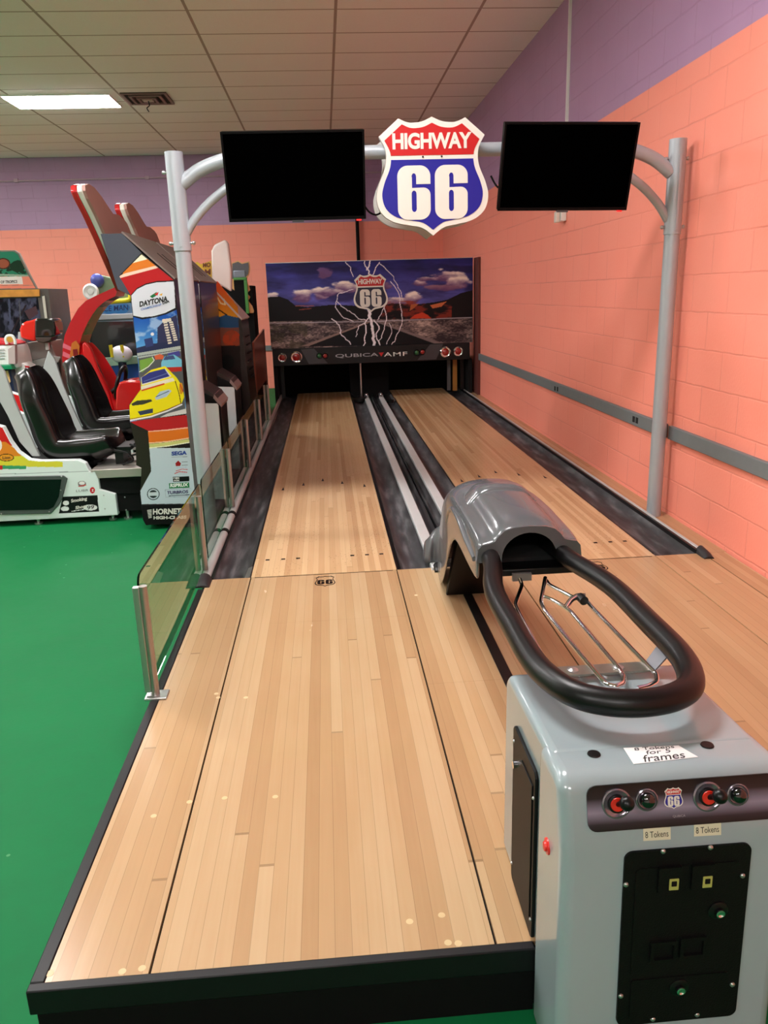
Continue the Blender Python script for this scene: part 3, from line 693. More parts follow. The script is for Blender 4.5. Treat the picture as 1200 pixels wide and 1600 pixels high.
for s, x0, x1, z0 in ((1, -.745, -.35, 2.165), (-1, 1.975, 1.60, 2.18)):
    MB().tube([(x0, YA, z0), (x0 + s * .10, YA, z0 + .072), (x0 + s * .22, YA, z0 + .118), (x0 + s * .33, YA, z0 + .14), (x1 + s * .02, YA, z0 + .147)], .036, 20, sm=5).build('curved_arm', GREYP, ar, smooth=True)
    zb = 1.905 if s == 1 else 1.93
    MB().tube([(x0 + s * .0, YA, zb), (x0 + s * .06, YA, zb + .085), (x0 + s * .14, YA, zb + .165), (x0 + s * .235, YA, zb + .235), (x0 + s * .35, YA, zb + .31), (x0 + s * .45, YA, zb + .38)], .024, 18, sm=5).build('curved_brace', GREYP, ar, smooth=True)
# ------------------------------------------------------------------ screens
SCR = mat('screen_off', (1, 1, 1), .6, spec=.0); BEZ = mat('screen_bezel', (6, 5, 6), .5, spec=.12)
def tv(cx, cz, w, h, tilt, roll, label, yaw=0.):
    t = thing('television', label, 'television', (cx, 4.34, cz), 'score screens on the arch')
    M = Matrix.Rotation(yaw, 3, 'Z') @ Matrix.Rotation(roll, 3, 'Y') @ Matrix.Rotation(tilt, 3, 'X'); o = Vector((cx, 4.34, cz))
    def tf(mb): mb.v = [tuple(o + M @ Vector(v)) for v in mb.v]; return mb
    W, H = w / 2, h / 2
    tf(MB().box(-W, W, .012, .045, -H, H)).build('back_shell', BEZ, t, bevel=.006)
    tf(MB().box(-W, W, 0, .012, -H, -H + .016).box(-W, W, 0, .012, H - .010, H).box(-W, -W + .010, 0, .012, -H + .016, H - .01).box(W - .010, W, 0, .012, -H + .016, H - .01)).build('bezel', BEZ, t)
    tf(MB().box(-W + .0101, W - .0101, .004, .0119, -H + .0161, H - .0101)).build('screen', SCR, t)
    tf(MB().box(-.03, .03, -.003, .02, -H - .008, -H + .002)).build('logo_bar', mat('logo_grey', (70, 70, 74), .4), t)
    tf(MB().box(W * .86, W * .93, .0, .02, -H - .008, -H)).build('sensor', mat('standby_red', (220, 30, 30), .4, emit=(255, 40, 40), strength=.6), t)
    tf(MB().box(-.06, .06, .0565, .232, .03, .11).box(-.12, .12, .045, .056, -.1, .1)).build('wall_mount', BLACK, t)
    return t
tv(-.115, 2.168, .720, .428, math.radians(15), 0, 'black flat television hanging left of the highway sign')
tv(1.312, 2.184, .708, .428, math.radians(16), math.radians(1.0), 'black flat television hanging right of the highway sign', yaw=math.radians(0))
# ------------------------------------------------------------------ big highway shield
YS = 4.42
a = ony(586, 225, YS); b = ony(763, 310, YS); tt = ony(668, 183, YS); bb = ony(682, 367, YS)
sg = thing('highway_sign', 'large red white and blue highway 66 shield hung between the televisions', 'sign', ((a.x + b.x) / 2, YS, (tt.z + bb.z) / 2))
cxs = (a.x + b.x) / 2; czs = (tt.z + bb.z) / 2; ws = (b.x - a.x) * 1.01; hs_ = tt.z - bb.z + .005
core = shape(MB(), [shield_loop()], (cxs, YS + .04, czs), (ws, 0, 0), (0, 0, hs_), .03).build('front_board', mat('sign_edge_white', (186, 184, 178), .5), sg)
shape(MB(), [shield_loop()], (cxs, YS + .30, czs), (ws, 0, 0), (0, 0, hs_), .03).build('rear_board', MATS['sign_edge_white'], sg)
for dx in (-.12, .12): MB().box(cxs + dx - .02, cxs + dx + .02, YS + .041, YS + .12, 2.29, 2.34).build('tube_clamp', ALU, sg)
for dx in (-.12, .12): MB().box(cxs + dx - .02, cxs + dx + .02, YS + .201, YS + .269, 2.29, 2.34).build('tube_clamp', ALU, sg)
shield(sg, (cxs, YS + .0095, czs), (ws, 0, 0), (0, 0, hs_), .008)
mb = MB()
for dx in (-.05, .05): mb.cyl((cxs + dx, YS - .002, czs + .10), (cxs + dx, YS + .004, czs + .10), .005, 10)
mb.build('screw', BLACK, sg)
for pts, lab in ((((.245, 4.47, 2.03), (.27, 4.47, 2.0), (.31, 4.5, 1.99), (.36, 4.55, 2.02)), 'thin black cable between the left television and the sign'), (((.93, 4.47, 2.17), (.96, 4.47, 2.12), (.99, 4.46, 2.10), (1.03, 4.44, 2.09)), 'thin black cable between the sign and the right television')):
    tag(MB().tube(pts, .005, 8, sm=5).build('cable', BLACKM, smooth=True), lab, 'cable')

# ================================================================== GLASS BARRIER ALONG THE LEFT EDGE
GLS = glass_mat()
br = thing('glass_barrier', 'clear glass barrier on short aluminium posts along the left lane', 'glass barrier', (-.7, 6.5, 0))
for i in range(6):
    y = 2.625 + 1.268 * i; x = -.686
    p = MB().cyl((x, y, LZ + (.035 if i else .0)), (x, y, .612), .0145, 20).build('post', mat('satin_post', (168, 160, 156), .32, metal=.8), br, smooth=True)
    if i == 0: MB().box(x - .036, x - .012, y - .010, y + .012, LZ + .02, .61).build('glass_channel', ALU, p, bevel=.003)
    if i == 0: MB().box(x - .035, x + .045, y - .035, y + .03, LZ + .0005, LZ + .009).build('base_plate', ALU, p, bevel=.002)
    mb = MB()
    for z in (.30, .24): mb.cyl((x - .030, y, z), (x - .02, y, z), .005, 10)
    mb.build('screw', CHROME, p)
def pane(y0, y1, z0, z1, r=.04, x=-.704):
    P = [(y0, z0), (y1, z0)] + arcpts(y1 - r, z1 - r, r, r, 0, 90, 6) + arcpts(y0 + r, z1 - r, r, r, 90, 180, 6)
    MB().prism([(x, y, z) for y, z in P], (-.008, 0, 0)).build('glass_panel', GLS, br)
pane(2.65, 4.10, .20, .638); pane(4.13, 5.31, .20, .640); pane(5.34, 7.9, .20, .640); pane(7.93, 9.1, .20, .66)

# ================================================================== BALL RETURN HOOD
HG = mat('grey_moulded_plastic', (90, 92, 95), .2, coat=.3, noise=.04)
hood = thing('ball_return_hood', 'grey moulded ball return hood on black legs at the lane divider', 'ball return', (.605, 3.2, LZ))
# vertical slices: (y, top z, bottom z, half width)
slices = [(2.28, .868, .698, .168), (2.33, .882, .690, .168), (2.45, .888, .692, .168), (2.58, .892, .697, .168), (2.70, .893, .700, .168), (2.80, .888, .665, .168), (2.90, .877, .575, .166), (3.00, .852, .490, .160), (3.12, .806, .405, .150),
          (3.24, .742, .335, .140), (3.36, .660, .275, .129), (3.48, .565, .225, .117), (3.60, .458, .190, .104), (3.72, .345, .183, .092), (3.82, .235, .1825, .082)]
A_ = [(1, -.108), (.97, -.070), (.90, -.056), (.78, -.053), (.66, -.047), (.58, -.028), (.47, -.012), (.30, -.003), (0, 0)]
B_ = [(1, -.110), (.99, -.078), (.94, -.055), (.86, -.040), (.75, -.026), (.63, -.016), (.48, -.008), (.28, -.002), (0, 0)]
rings = []
for i, (y, zt, zb, hw) in enumerate(slices):
    k = min(1, max(0, (i - 4) / 3))
    sec = [(a[0] * (1 - k) + b[0] * k, a[1] * (1 - k) + b[1] * k) for a, b in zip(A_, B_)]
    sc_ = min(1, (zt - zb) / .13)
    sec = [(x, h * sc_) for x, h in sec]; z0 = zt + sec[0][1]
    left = [(-1, zb), (-1, zb + (z0 - zb) * .33), (-1, zb + (z0 - zb) * .72)] + [(-x, zt + h) for x, h in sec]
    allp = left + [(-x, z) for x, z in reversed(left[:-1])]
    rings.append([Vector((.605 + x * hw, y, z)) for x, z in allp])
MB().loft(rings).build('hood_shell', HG, hood, smooth=True, solid=.012, sub=2, angle=60)
# front fascia around the mouth
Pf = [(p.x, p.z) for p in rings[0]]
mo = [(.605 - .088, .70)] + [(.605 + x, z) for x, z in arcpts(0, .765, .088, .082, 180, 0, 16)] + [(.605 + .088, .70)]
loop = [(x - .605, z - .8) for x, z in Pf]; loop = loop[:1] + loop[1:]
out = [(x, z) for x, z in loop]; inn = [(x - .605, z - .8) for x, z in mo]
poly = [(out[0][0], .755 - .8)] + [q for q in out if q[1] > .755 - .8] + [(out[-1][0], .755 - .8)] + [(.088, .755 - .8)] + [q for q in reversed(inn) if q[1] > .756 - .8] + [(-.088, .755 - .8)]
shape(MB(), [poly], (.605, 2.30, .8), (1, 0, 0), (0, 0, 1), .022).build('mouth_fascia', HG, hood, bevel=.006)
# raised collar across the roof
cr = []
for y, up2 in ((2.655, -.004), (2.664, .008), (2.69, .012), (2.74, .011), (2.80, .004), (2.84, -.006)):
    row = []
    for x in range(-9, 10):
        u = x / 9 * .80; a = [(-p, h) for p, h in A_] + [(p, h) for p, h in reversed(A_[:-1])]
        h = np.interp(u, [q[0] for q in a], [q[1] for q in a]); f_ = 1 - max(0, (abs(u) - .62) / .18) ** 2
        zt = np.interp(y, [q[0] for q in slices], [q[1] for q in slices])
        row.append(Vector((.605 + u * .168 * 1.01, y, float(zt + h + (up2 if up2 < 0 else (up2 + .006) * f_ - .006)))))
    cr.append(row)
MB().loft(cr).build('raised_collar', HG, hood, smooth=True, sub=1, angle=80)
# recessed side swoosh grooves
for s in (-1, 1):
    x = .605 + s * .1682
    MB().tube([(x - s * .004, 2.32, .755), (x, 2.45, .775), (x, 2.6, .80), (x - s * .002, 2.75, .80), (x - s * .006, 2.86, .76), (x - s * .01, 2.92, .70)], .011, 10, sm=5).build('moulded_rib', HG, hood, smooth=True)
# dark inner liner, platform and legs
MB().box(.46, .75, 2.33, 2.9, .735, .747).box(.46, .47, 2.33, 2.9, .747, .79).box(.74, .75, 2.33, 2.9, .747, .79).build('inner_liner', DARK, hood)
MB().box(.50, .765, 2.26, 2.95, .712, .734).build('mount_platform', BLACK, hood, bevel=.003)
MB().prism([(.516, 3.44, LZ + .001), (.717, 3.44, LZ + .001), (.735, 2.80, .708), (.474, 2.80, .70)], (0, .02, 0)).build('leg_plate', BLACKM, hood)
MB().prism([(.516, 3.4605, LZ + .001), (.535, 3.56, LZ + .001), (.50, 3.02, .66), (.476, 2.82, .70)], (.006, 0, 0)).prism([(.711, 3.4605, LZ + .001), (.695, 3.56, LZ + .001), (.71, 3.02, .66), (.729, 2.82, .70)], (.006, 0, 0)).build('leg_side', BLACKM, hood)
MB().box(.545, .605, 2.245, 2.259, .700, .724).build('lane_plate', mat('dull_steel', (130, 130, 128), .4, metal=.7), hood)
# scalloped fairing at the foot
rr_ = []
for k in range(25):
    u = k / 24; x = .462 + .148 * u; wv = .010 * math.cos(u * 3 * 2 * math.pi); zt = .30 + .11 * math.sin(min(1, u * 1.25) * math.pi / 2)
    y0 = 3.86 - .03 * u + wv
    rr_.append([Vector((x, y0 + .004, LZ + .002)), Vector((x, y0, LZ + .05)), Vector((x + .006, y0 + .006, zt - .05)), Vector((x + .010, y0 + .028, zt - .012)), Vector((x + .010, y0 + .06, zt)), Vector((x + .010, y0 + .10, zt - .02)), Vector((x, y0 + .13, LZ + .002))])
MB().loft(rr_, True, True).build('foot_fairing', HG, hood, smooth=True, sub=1, angle=70)

# ------------------------------------------------------------------ ball rack: padded loop and chrome wires
rk = thing('ball_rack', 'black padded loop rack with chrome wires between hood and console', 'ball rack', (.61, 1.85, .77))
ZL = .772
L = [(.50, 2.42, .765), (.495, 2.30, .77), (.482, 2.19, ZL), (.453, 2.05, ZL), (.441, 1.93, ZL), (.441, 1.75, ZL), (.441, 1.60, ZL), (.452, 1.50, ZL), (.485, 1.415, ZL), (.54, 1.372, ZL), (.61, 1.358, ZL),
     (.68, 1.372, ZL), (.735, 1.415, ZL), (.768, 1.50, ZL), (.779, 1.60, ZL), (.779, 1.75, ZL), (.779, 1.93, ZL), (.766, 2.05, ZL), (.735, 2.19, ZL), (.722, 2.30, .77), (.715, 2.42, .765)]
MB().tube([(x - .012, y, z) for x, y, z in L], .0285, 24, sm=6).build('padded_loop', mat('black_foam_grip', (9, 8, 9), .36, spec=.35), rk, smooth=True)
def wire(pts, name='chrome_wire', r=.0065, m_=CHROME): return MB().tube(pts, r, 12, sm=6).build(name, m_, rk, smooth=True)
zr = .742
def zp(z, pts): return [onz(x, y, z + dz) for x, y, dz in [(q + (0,))[:3] for q in pts]]
zw = .715
def poly_round(P, k=3):
    out = [P[0]]
    for a, b, c in zip(P, P[1:], P[2:]):
        la = min(.25, .02 / max((b - a).length, 1e-4)); lc = min(.25, .02 / max((c - b).length, 1e-4))
        p0 = b + (a - b) * la; p1 = b + (c - b) * lc
        for j in range(k + 1): t_ = j / k; out.append(p0 * (1 - t_) ** 2 + b * 2 * t_ * (1 - t_) + p1 * t_ * t_)
    return out + [P[-1]]
def wire2(px, name='chrome_wire', r=.0062): return MB().tube(poly_round(zp(zw, px)), r, 12).build(name, CHROME, rk, smooth=True)
wire2([(812, 905, .01), (816, 915), (805, 945), (812, 960), (862, 1052), (872, 1066), (884, 1078)])
wire2([(852, 903, .01), (845, 942), (851, 954), (938, 1060), (948, 1070), (962, 1073), (974, 1068), (975, 1058), (968, 1046), (892, 956), (880, 947), (862, 937), (848, 932)])
wire2([(853, 906), (858, 914), (896, 934), (914, 936), (926, 950), (1012, 1040), (1026, 1054), (1026, 1066), (1014, 1072), (996, 1076)])
wire2([(884, 950), (892, 938, .008), (903, 931, .014), (914, 932, .012)], r=.0085)
a = onz(908, 935, zw + .012); MB().cyl(a + Vector((0, .012, 0)), a + Vector((.004, -.016, -.002)), .013, 16).build('rubber_stop', BLACK, rk, smooth=True)
pl = MB().box(.505, .725, 1.60, 1.645, .708, .713)
br_ = pl.build('support_bracket', mat('worn_steel', (150, 144, 132), .38, metal=.85, noise=.2, nscale=30), rk)
for x in (.54, .65): MB().lathe((x, 1.622, .7131), (0, 0, 1), [(0, .014), (.003, .013), (.006, .007), (.007, .001)], 16).build('carriage_bolt', ALU, rk, smooth=True)
MB().prism([(.725, 1.595, .708), (.725, 1.645, .708), (.765, 1.665, .745), (.765, 1.605, .745)], (0, 0, .005)).build('bracket_tab', mat('grey_tab', (120, 120, 126), .4, metal=.5), rk)

# ================================================================== CONTROL CONSOLE
CG = mat('glossy_grey_console', (150, 164, 168), .2, coat=.4, noise=.03)
cs = thing('control_console', 'light grey bowling control console with coin door at right foreground', 'control console', (.605, 1.3, 0))
YR = 1.70
cx0, cx1 = .392, .822
def boxprof(P, x0, x1): return MB().prism([(x0, y, z) for y, z in P], (x1 - x0, 0, 0))
# front block stands on the green floor, rear block on the deck
front = [(1.362, .002), (1.362, .185), (1.362, .700), (1.25, .708), (1.215, .700), (1.192, .612), (1.180, .570), (1.165, .002)]
boxprof(front, cx0 - .004, cx1 + .004).build('front_housing', CG, cs, bevel=.024, segs=6, angle=80)
rear = [(1.30, LZ + .002), (YR, LZ + .002), (YR - .008, .665), (YR - .035, .692), (1.30, .706)]
boxprof(rear, cx0 + .004, cx1 - .004).build('rear_housing', CG, cs, bevel=.02, segs=5, angle=80)
# slanted panel plane
pA = Vector((0, 1.215, .700)); pB = Vector((0, 1.192, .612)); pn = Vector((1, 0, 0)).cross((pA - pB).normalized()); pn.normalize()
if pn.y > 0: pn = -pn
P0 = pA + pn * .001
def pp(px, py): return hit(px, py, P0, pn)
tl = pp(913, 1237); tr_ = pp(1190, 1209); brc = pp(1200, 1273); bl = pp(932, 1291)
px0 = .437; px1 = .80
up = (pA - pB).normalized(); 
oc = (tl + bl) / 2; 
u0 = (oc - P0).dot(up)
pw = px1 - px0; phh = .086; cpt = P0 + up * (u0 + .0)
cen = Vector(((px0 + px1) / 2, cpt.y, cpt.z))
EX = Vector((1, 0, 0)); EY = up.copy()
def rr(w_, h_, r, n=5):
    W, H = w_ / 2, h_ / 2
    return arcpts(W - r, H - r, r, r, 0, 90, n) + arcpts(-W + r, H - r, r, r, 90, 180, n) + arcpts(-W + r, -H + r, r, r, 180, 270, n) + arcpts(W - r, -H + r, r, r, 270, 360, n)
n_ = NT('purple_panel_highlight'); o3 = n_.sep(n_.tc.outputs['Generated'])
n_.t.links.new(n_.ramp(o3[2], [(.0, (20, 16, 20)), (.16, (44, 36, 46)), (.42, (140, 130, 150)), (.52, (120, 110, 128)), (.72, (36, 28, 34)), (1., (10, 7, 9))]), n_.b.inputs['Base Color']); n_.b.inputs['Roughness'].default_value = .3  # purple gradient with its middle highlight put into the colour
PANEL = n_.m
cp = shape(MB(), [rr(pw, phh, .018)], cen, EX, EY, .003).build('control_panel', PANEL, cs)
def pc(x, v): return cen + EX * (x - cen.x) + EY * v + pn * .003
def along(px, py): p = hit(px, py, cen + pn * .003, pn); return p
for (px, py, big) in ((963, 1255, 1), (1010, 1249, 0), (1105, 1244, 1), (1152, 1241, 0)):
    c = along(px, py); r = .028 if big else .021
    o = MB().lathe(c, pn, [(0, r), (.003, r), (.004, r * .9), (.0015, r * .78), (.001, r * .5)], 32).build('joystick' if big else 'push_button', mat('panel_ring', (140, 132, 142), .15, metal=.7), cp, smooth=True, normals=True)
    if big:
        MB().lathe(c, pn, [(.0015, r * .62), (.006, r * .6), (.007, r * .5)], 28).build('black_collar', BLACK, cp, smooth=True)
        MB().lathe(c, pn, [(.007, r * .47), (.009, r * .44), (.009, r * .1)], 28).build('red_disc', mat('joystick_red', (206, 44, 28), .35), cp, smooth=True)
        e = c + pn * .03 + Vector((.008, 0, .012)); MB().cyl(c + pn * .005, e, .005, 12).sphere(e, .0135, 20).build('joystick_knob', BLACK, cp, smooth=True)
    else:
        MB().lathe(c, pn, [(.001, r * .68), (.006, r * .68), (.012, r * .62), (.015, r * .45), (.0165, r * .2), (.017, .0005)], 28).build('black_dome', mat('gloss_black', (12, 12, 13), .08, coat=1.), cp, smooth=True)
c = along(1052, 1247); shield(cp, c + pn * .0005, EX * .036, EY * .040, .0006)
c = along(1061, 1275); letter(MB(), 'QUBICA', c - EX * .012 - EY * .0025 + pn * .0003, EX * .024, EY * .005, .0004).build('lettering', mat('faint_silver', (150, 146, 152), .4), cp)
# taped price labels
TAPE = mat('yellowed_tape', (206, 204, 178), .35); INKK = mat('black_ink', (24, 22, 24), .6)
fA = Vector((0, 1.192, .612)); fB = Vector((0, 1.180, .570)); fn = Vector((1, 0, 0)).cross((fA - fB).normalized()); fn = fn if fn.y < 0 else -fn; fu = (fA - fB).normalized()
for px, py, lab in ((1026, 1303, 'l'), (1105, 1296, 'r')):
    c = hit(px, py, fA + fn * .001, fn)
    o = shape(MB(), [[(-.026, -.011), (.026, -.012), (.027, .011), (-.025, .0125)]], c, EX, fu, .0006).build('price_label', TAPE, cs)
    letter(MB(), '8 Tokens', c - EX * .022 - fu * .006 + fn * .0007, EX * .044, fu * .0115, .0003, bold=-.004).build('lettering', INKK, o)
# note taped on top
c = onz(1034, 1180, .708)
A = [(1, 974, 1169), (2, 1060, 1165), (3, 1091, 1183), (4, 990, 1194)]
q = [onz(x, y, .7085) for _, x, y in A]
o = MB().prism([tuple(v) for v in q], (0, 0, .0006)).build('paper_note', mat('note_paper', (240, 240, 240), .5), cs)
q = [onz(x, y, .7092) for x, y in ((1006, 1191), (1071, 1184), (1004, 1181))]
letter(MB(), 'frames', q[0], q[1] - q[0], (q[2] - q[0]) * 1.05, .0003, bold=.004).build('lettering', INKK, o)
q = [onz(x, y, .7092) for x, y in ((1010, 1179), (1048, 1175.5), (1009, 1173.5))]
letter(MB(), 'for 5', q[0], q[1] - q[0], (q[2] - q[0]) * 1.1, .0003).build('lettering', INKK, o)
q = [onz(x, y, .7092) for x, y in ((992, 1173), (1054, 1168.5), (990.5, 1169))]
letter(MB(), '8 Tokens', q[0], q[1] - q[0], (q[2] - q[0]) * 1.1, .0003).build('lettering', INKK, o)
for px, py in ((928, 1178), (1105, 1164)):
    c = onz(px, py, .707); MB().lathe((c.x, c.y, .7065), (0, 0, 1), [(0, .013), (.002, .012), (.0025, .001)], 20).build('hole_cap', BLACK, cs, smooth=True)
# coin door on the front face
dA = Vector((0, 1.180, .570)); dB = Vector((0, 1.165, .002)); dn = Vector((1, 0, 0)).cross((dA - dB).normalized()); dn = dn if dn.y < 0 else -dn; du = (dA - dB).normalized()
def dp(px, py, off=.001): return hit(px, py, dA + dn * off, dn)
q = [dp(975, 1330), dp(1172, 1316), dp(1149, 1580), dp(962, 1604)]
dcx = (q[0].x + q[1].x + q[2].x + q[3].x) / 4; dw = ((q[1].x - q[0].x) + (q[2].x - q[3].x)) / 2; hu = [(v - dA).dot(du) for v in q]
dtop = (hu[0] + hu[1]) / 2; dbot = (hu[2] + hu[3]) / 2; dc = dA + du * ((dtop + dbot) / 2); dc.x = dcx; dc = dc + dn * .0005
door = shape(MB(), [rr(dw, dtop - dbot, .016)], dc, EX, du, .005).build('coin_door', mat('black_coin_door', (9, 9, 9), .55, spec=.2, bump=.15, bscale=300), cs, bevel=.0015)
def dq(px, py): return hit(px, py, dc + dn * .0055, dn)
c = dc + dn * .005; c0 = dq(1063, 1420)
shape(MB(), [rr(dw * .82, (dtop - dbot) * .62, .01)], dc + dn * .005 + du * (dtop - dbot) * .1, EX, du, .002).build('inner_frame', MATS['black_coin_door'], door, bevel=.001)
shape(MB(), [rr(dw * .80, (dtop - dbot) * .24, .006)], dc + dn * .005 - du * (dtop - dbot) * .345, EX, du, .0025).build('cash_box_door', MATS['black_coin_door'], door, bevel=.001)
for px, py in ((1045, 1372), (1097, 1368)):
    c = dq(px, py); o = shape(MB(), [rr(.046, .056, .004)], c, EX, du, .008).build('coin_slot', MATS['black_coin_door'], door, bevel=.002)
    c = dq(px + 5, py + 5) + dn * .008; shape(MB(), [rr(.018, .024, .001)], c, EX, du, .0012).build('price_plate', mat('token_plate', (170, 172, 90), .4), o)
    shape(MB(), [rr(.010, .011, .001)], c + dn * .0013 + du * .002, EX, du, .0006).build('plate_print', BLACKM, o)
for px, py in ((1035, 1484), (1081, 1477)):
    c = dq(px, py); o = shape(MB(), [rr(.052, .048, .004), rr(.038, .032, .002)], c, EX, du, .008).build('coin_return', MATS['black_coin_door'], door, bevel=.001)
for px, py in ((1121, 1421), (1060, 1541)):
    c = dq(px, py); MB().lathe(c, dn, [(0, .019), (.004, .019), (.006, .014)], 24).lathe(c, dn, [(.006, .009), (.012, .009), (.013, .006), (.011, .004)], 20).build('lock', [BLACK], door, smooth=True).data.materials[0] = BLACK
    MB().lathe(c, dn, [(.0062, .0088), (.0135, .0085), (.0142, .006), (.012, .003)], 20).build('lock_barrel', CHROME, door, smooth=True)
rv = [(1036, 1330), (1110, 1324), (978, 1382), (1160, 1368), (970, 1556), (1144, 1538), (1020, 1592), (1089, 1585)]
for px, py in rv:
    c = dq(px, py); MB().lathe(c, dn, [(0, .0052), (.002, .0048), (.0035, .003), (.004, .0003)], 14).build('rivet', ALU, door, smooth=True)
# side access plate and red button
xs = cx0 - .0005
q = [onx(x, y, xs) for x, y in ((812, 1141), (842, 1211), (831, 1452), (806, 1362))]
yl = 1.372; yr = 1.56
DOORB = mat('satin_black', (12, 12, 13), .5, spec=.2)
o = MB().prism([(xs - .0035, y, z) for y, z in ((1.375, .198), (1.375, .60), (1.385, .612), (1.56, .615), (1.57, .605), (1.57, .205), (1.56, .195), (1.385, .19))], (.0075, 0, 0)).build('side_panel', DOORB, cs, bevel=.002)
MB().box(xs - .0065, xs - .0035, 1.39, 1.485, .24, .575).build('access_door', DOORB, o, bevel=.001)
MB().cyl((xs - .0035, 1.535, .53), (xs - .012, 1.535, .53), .009, 14).build('latch', CHROME, o, smooth=True)
for y, z in ((1.56, .575), (1.383, .55), (1.383, .24), (1.56, .24)): MB().sphere((xs - .004, y, z), .004, 10).build('screw', ALU, o, smooth=True)
c = onx(855, 1322, cx0 - .005); MB().lathe((cx0 - .003, c.y, c.z), (-1, 0, 0), [(0, .017), (.004, .016), (.005, .010), (.009, .009), (.010, .001)], 24).build('red_button', mat('button_red', (214, 30, 24), .3), cs, smooth=True)
# ================================================================== RACING CABINETS
YC = 5.43
def P3(ax, v, pts): return [tuple(on(ax, v, x, y)) for x, y in pts]
SLATE = mat('slate_panel', (62, 66, 78), .5); ROOF = mat('warm_grey_roof', (118, 104, 98), .5, noise=.08)
MQB = mat('marquee_back', (158, 118, 108), .6, noise=.12, nscale=5); MQW = mat('marquee_white_edge', (214, 210, 200), .3); MQR = mat('marquee_red_edge', (176, 36, 40), .25)
BODYD = mat('dark_cabinet_laminate', (34, 20, 18), .3, coat=.2)
LTW = mat('cabinet_pale_white', (222, 230, 228), .35)
def daytona(p):
    W = (188, 202, 210)
    p.c[:] = W
    X, Y = p.X, p.Y
    p.pf([(180, 380), (300, 380), (300, 700), (180, 700)], (34, 24, 26))
    # top stripes
    p.pf([(180, 445), (220, 388), (232, 400), (200, 425)], (198, 196, 80)); p.pf([(200, 412), (212, 400), (236, 396), (240, 405), (196, 422)], (226, 224, 196))
    p.pf([(190, 424), (204, 412), (238, 403), (252, 415), (195, 432)], (214, 120, 40)); p.pf([(184, 432), (196, 427), (252, 413), (256, 417), (184, 437)], (230, 200, 180))
    p.pf([(182, 436), (256, 416), (276, 437), (240, 441), (214, 452), (205, 462)], (176, 32, 36))
    # white logo field
    top = [(205, 462), (214, 452), (228, 445), (246, 441), (272, 440)]; bot = [(274, 481), (258, 489), (240, 494), (222, 496), (208, 493)]
    p.pf([(x, y - 2) for x, y in top] + [(x, y + 2) for x, y in bot], (22, 20, 24)); p.pf(top + bot, (206, 210, 218))
    p.pf([(234, 463), (245, 456), (244, 462), (238, 466)], (24, 110, 60)); p.pf([(241, 460), (248, 456), (246, 462)], (196, 40, 40)); p.pf([(248, 461), (254, 458), (253, 462)], (214, 160, 40))
    # race-day picture
    pic = p.poly([(208, 495), (222, 499), (242, 496), (260, 491), (276, 484), (284, 560), (292, 652), (203, 661), (202, 632), (220, 608)])
    n = fbm(X / 14., Y / 9., 4, 2); sky = np.clip((Y - 490) / 55, 0, 1)[..., None]
    c = (np.array([24, 74, 160]) * (1 - sky) + np.array([92, 160, 216]) * sky); cl = np.clip((n - .48) * 6, 0, 1)[..., None]; c = c * (1 - .6 * cl) + np.array([206, 220, 232]) * .6 * cl
    p.c[pic] = c[pic]
    p.pf([(258, 500), (276, 492), (282, 540), (246, 540), (246, 512)], (52, 52, 84)); p.pf([(212, 544), (238, 537), (282, 532), (282, 548), (214, 552)], (44, 48, 80)); p.pf([(225, 530), (238, 527), (240, 540), (228, 543)], (52, 62, 110))
    for k in range(9): p.pf([(255 + k * .9, 503 + k * 4), (261 + k * .9, 502 + k * 4), (261.4 + k * .9, 504.6 + k * 4), (255.4 + k * .9, 505.6 + k * 4)], (216, 206, 190)); p.pf([(264 + k * .9, 503 + k * 3.4), (270 + k * .9, 502 + k * 3.4), (270.4 + k * .9, 504.4 + k * 3.4), (264.4 + k * .9, 505.4 + k * 3.4)], (216, 206, 190))
    p.pf([(253, 499), (267, 497), (268, 502), (254, 504)], (216, 206, 190)); p.ell(238, 522, 2.6, 2.6, (220, 220, 220))
    p.pf([(214, 552), (284, 540), (285, 560), (216, 560)], (168, 176, 170)); p.line([(214, 557), (284, 546)], 1.2, (90, 90, 96))
    p.pf([(216, 560), (286, 548), (290, 652), (203, 658), (202, 632), (220, 608)], (84, 86, 90)); p.pf([(218, 563), (238, 558), (240, 566), (222, 582), (219, 580)], (116, 156, 66)); p.line([(218, 581), (232, 573), (241, 563), (238, 558)], 1.1, (226, 226, 216))
    p.pf([(241, 556), (250, 553), (256, 556), (255, 561), (243, 562)], (206, 96, 60)); p.pf([(262, 552), (280, 548), (282, 556), (263, 557)], (70, 66, 140))
    p.pf([(252, 566), (257, 557), (272, 554), (284, 562), (284, 574), (252, 574)], (112, 182, 206)); p.pf([(255, 563), (258, 557), (271, 555), (274, 561)], (66, 78, 120)); p.pf([(254, 574), (284, 573), (284, 580), (258, 582)], (170, 44, 36))
    # yellow car
    p.pf([(221, 590), (236, 578), (258, 572), (266, 580), (276, 590), (285, 604), (288, 620), (284, 630), (262, 640), (236, 650), (203, 656), (202, 634), (220, 608)], (232, 216, 24))
    p.pf([(220, 590), (234, 583), (258, 576), (268, 588), (222, 602)], (216, 214, 212)); p.pf([(221, 590), (233, 582), (257, 576), (265, 588), (222, 600)], (54, 58, 126)); p.line([(225, 596), (262, 583)], 1.2, (140, 160, 200), .5)
    p.pf([(220, 604), (270, 590), (273, 595), (221, 610)], (226, 220, 196)); p.line([(222, 610), (256, 600)], 2.4, (206, 70, 30))
    p.pf([(205, 631), (214, 626), (236, 624), (238, 627), (224, 632), (207, 634)], (60, 60, 48)); p.pf([(215, 643), (239, 638), (239, 645), (219, 649)], (54, 62, 84)); p.pf([(242, 622), (250, 612), (264, 608), (268, 611), (260, 620), (244, 625)], (170, 190, 206)); p.line([(244, 620), (264, 611)], 1., (40, 60, 90))
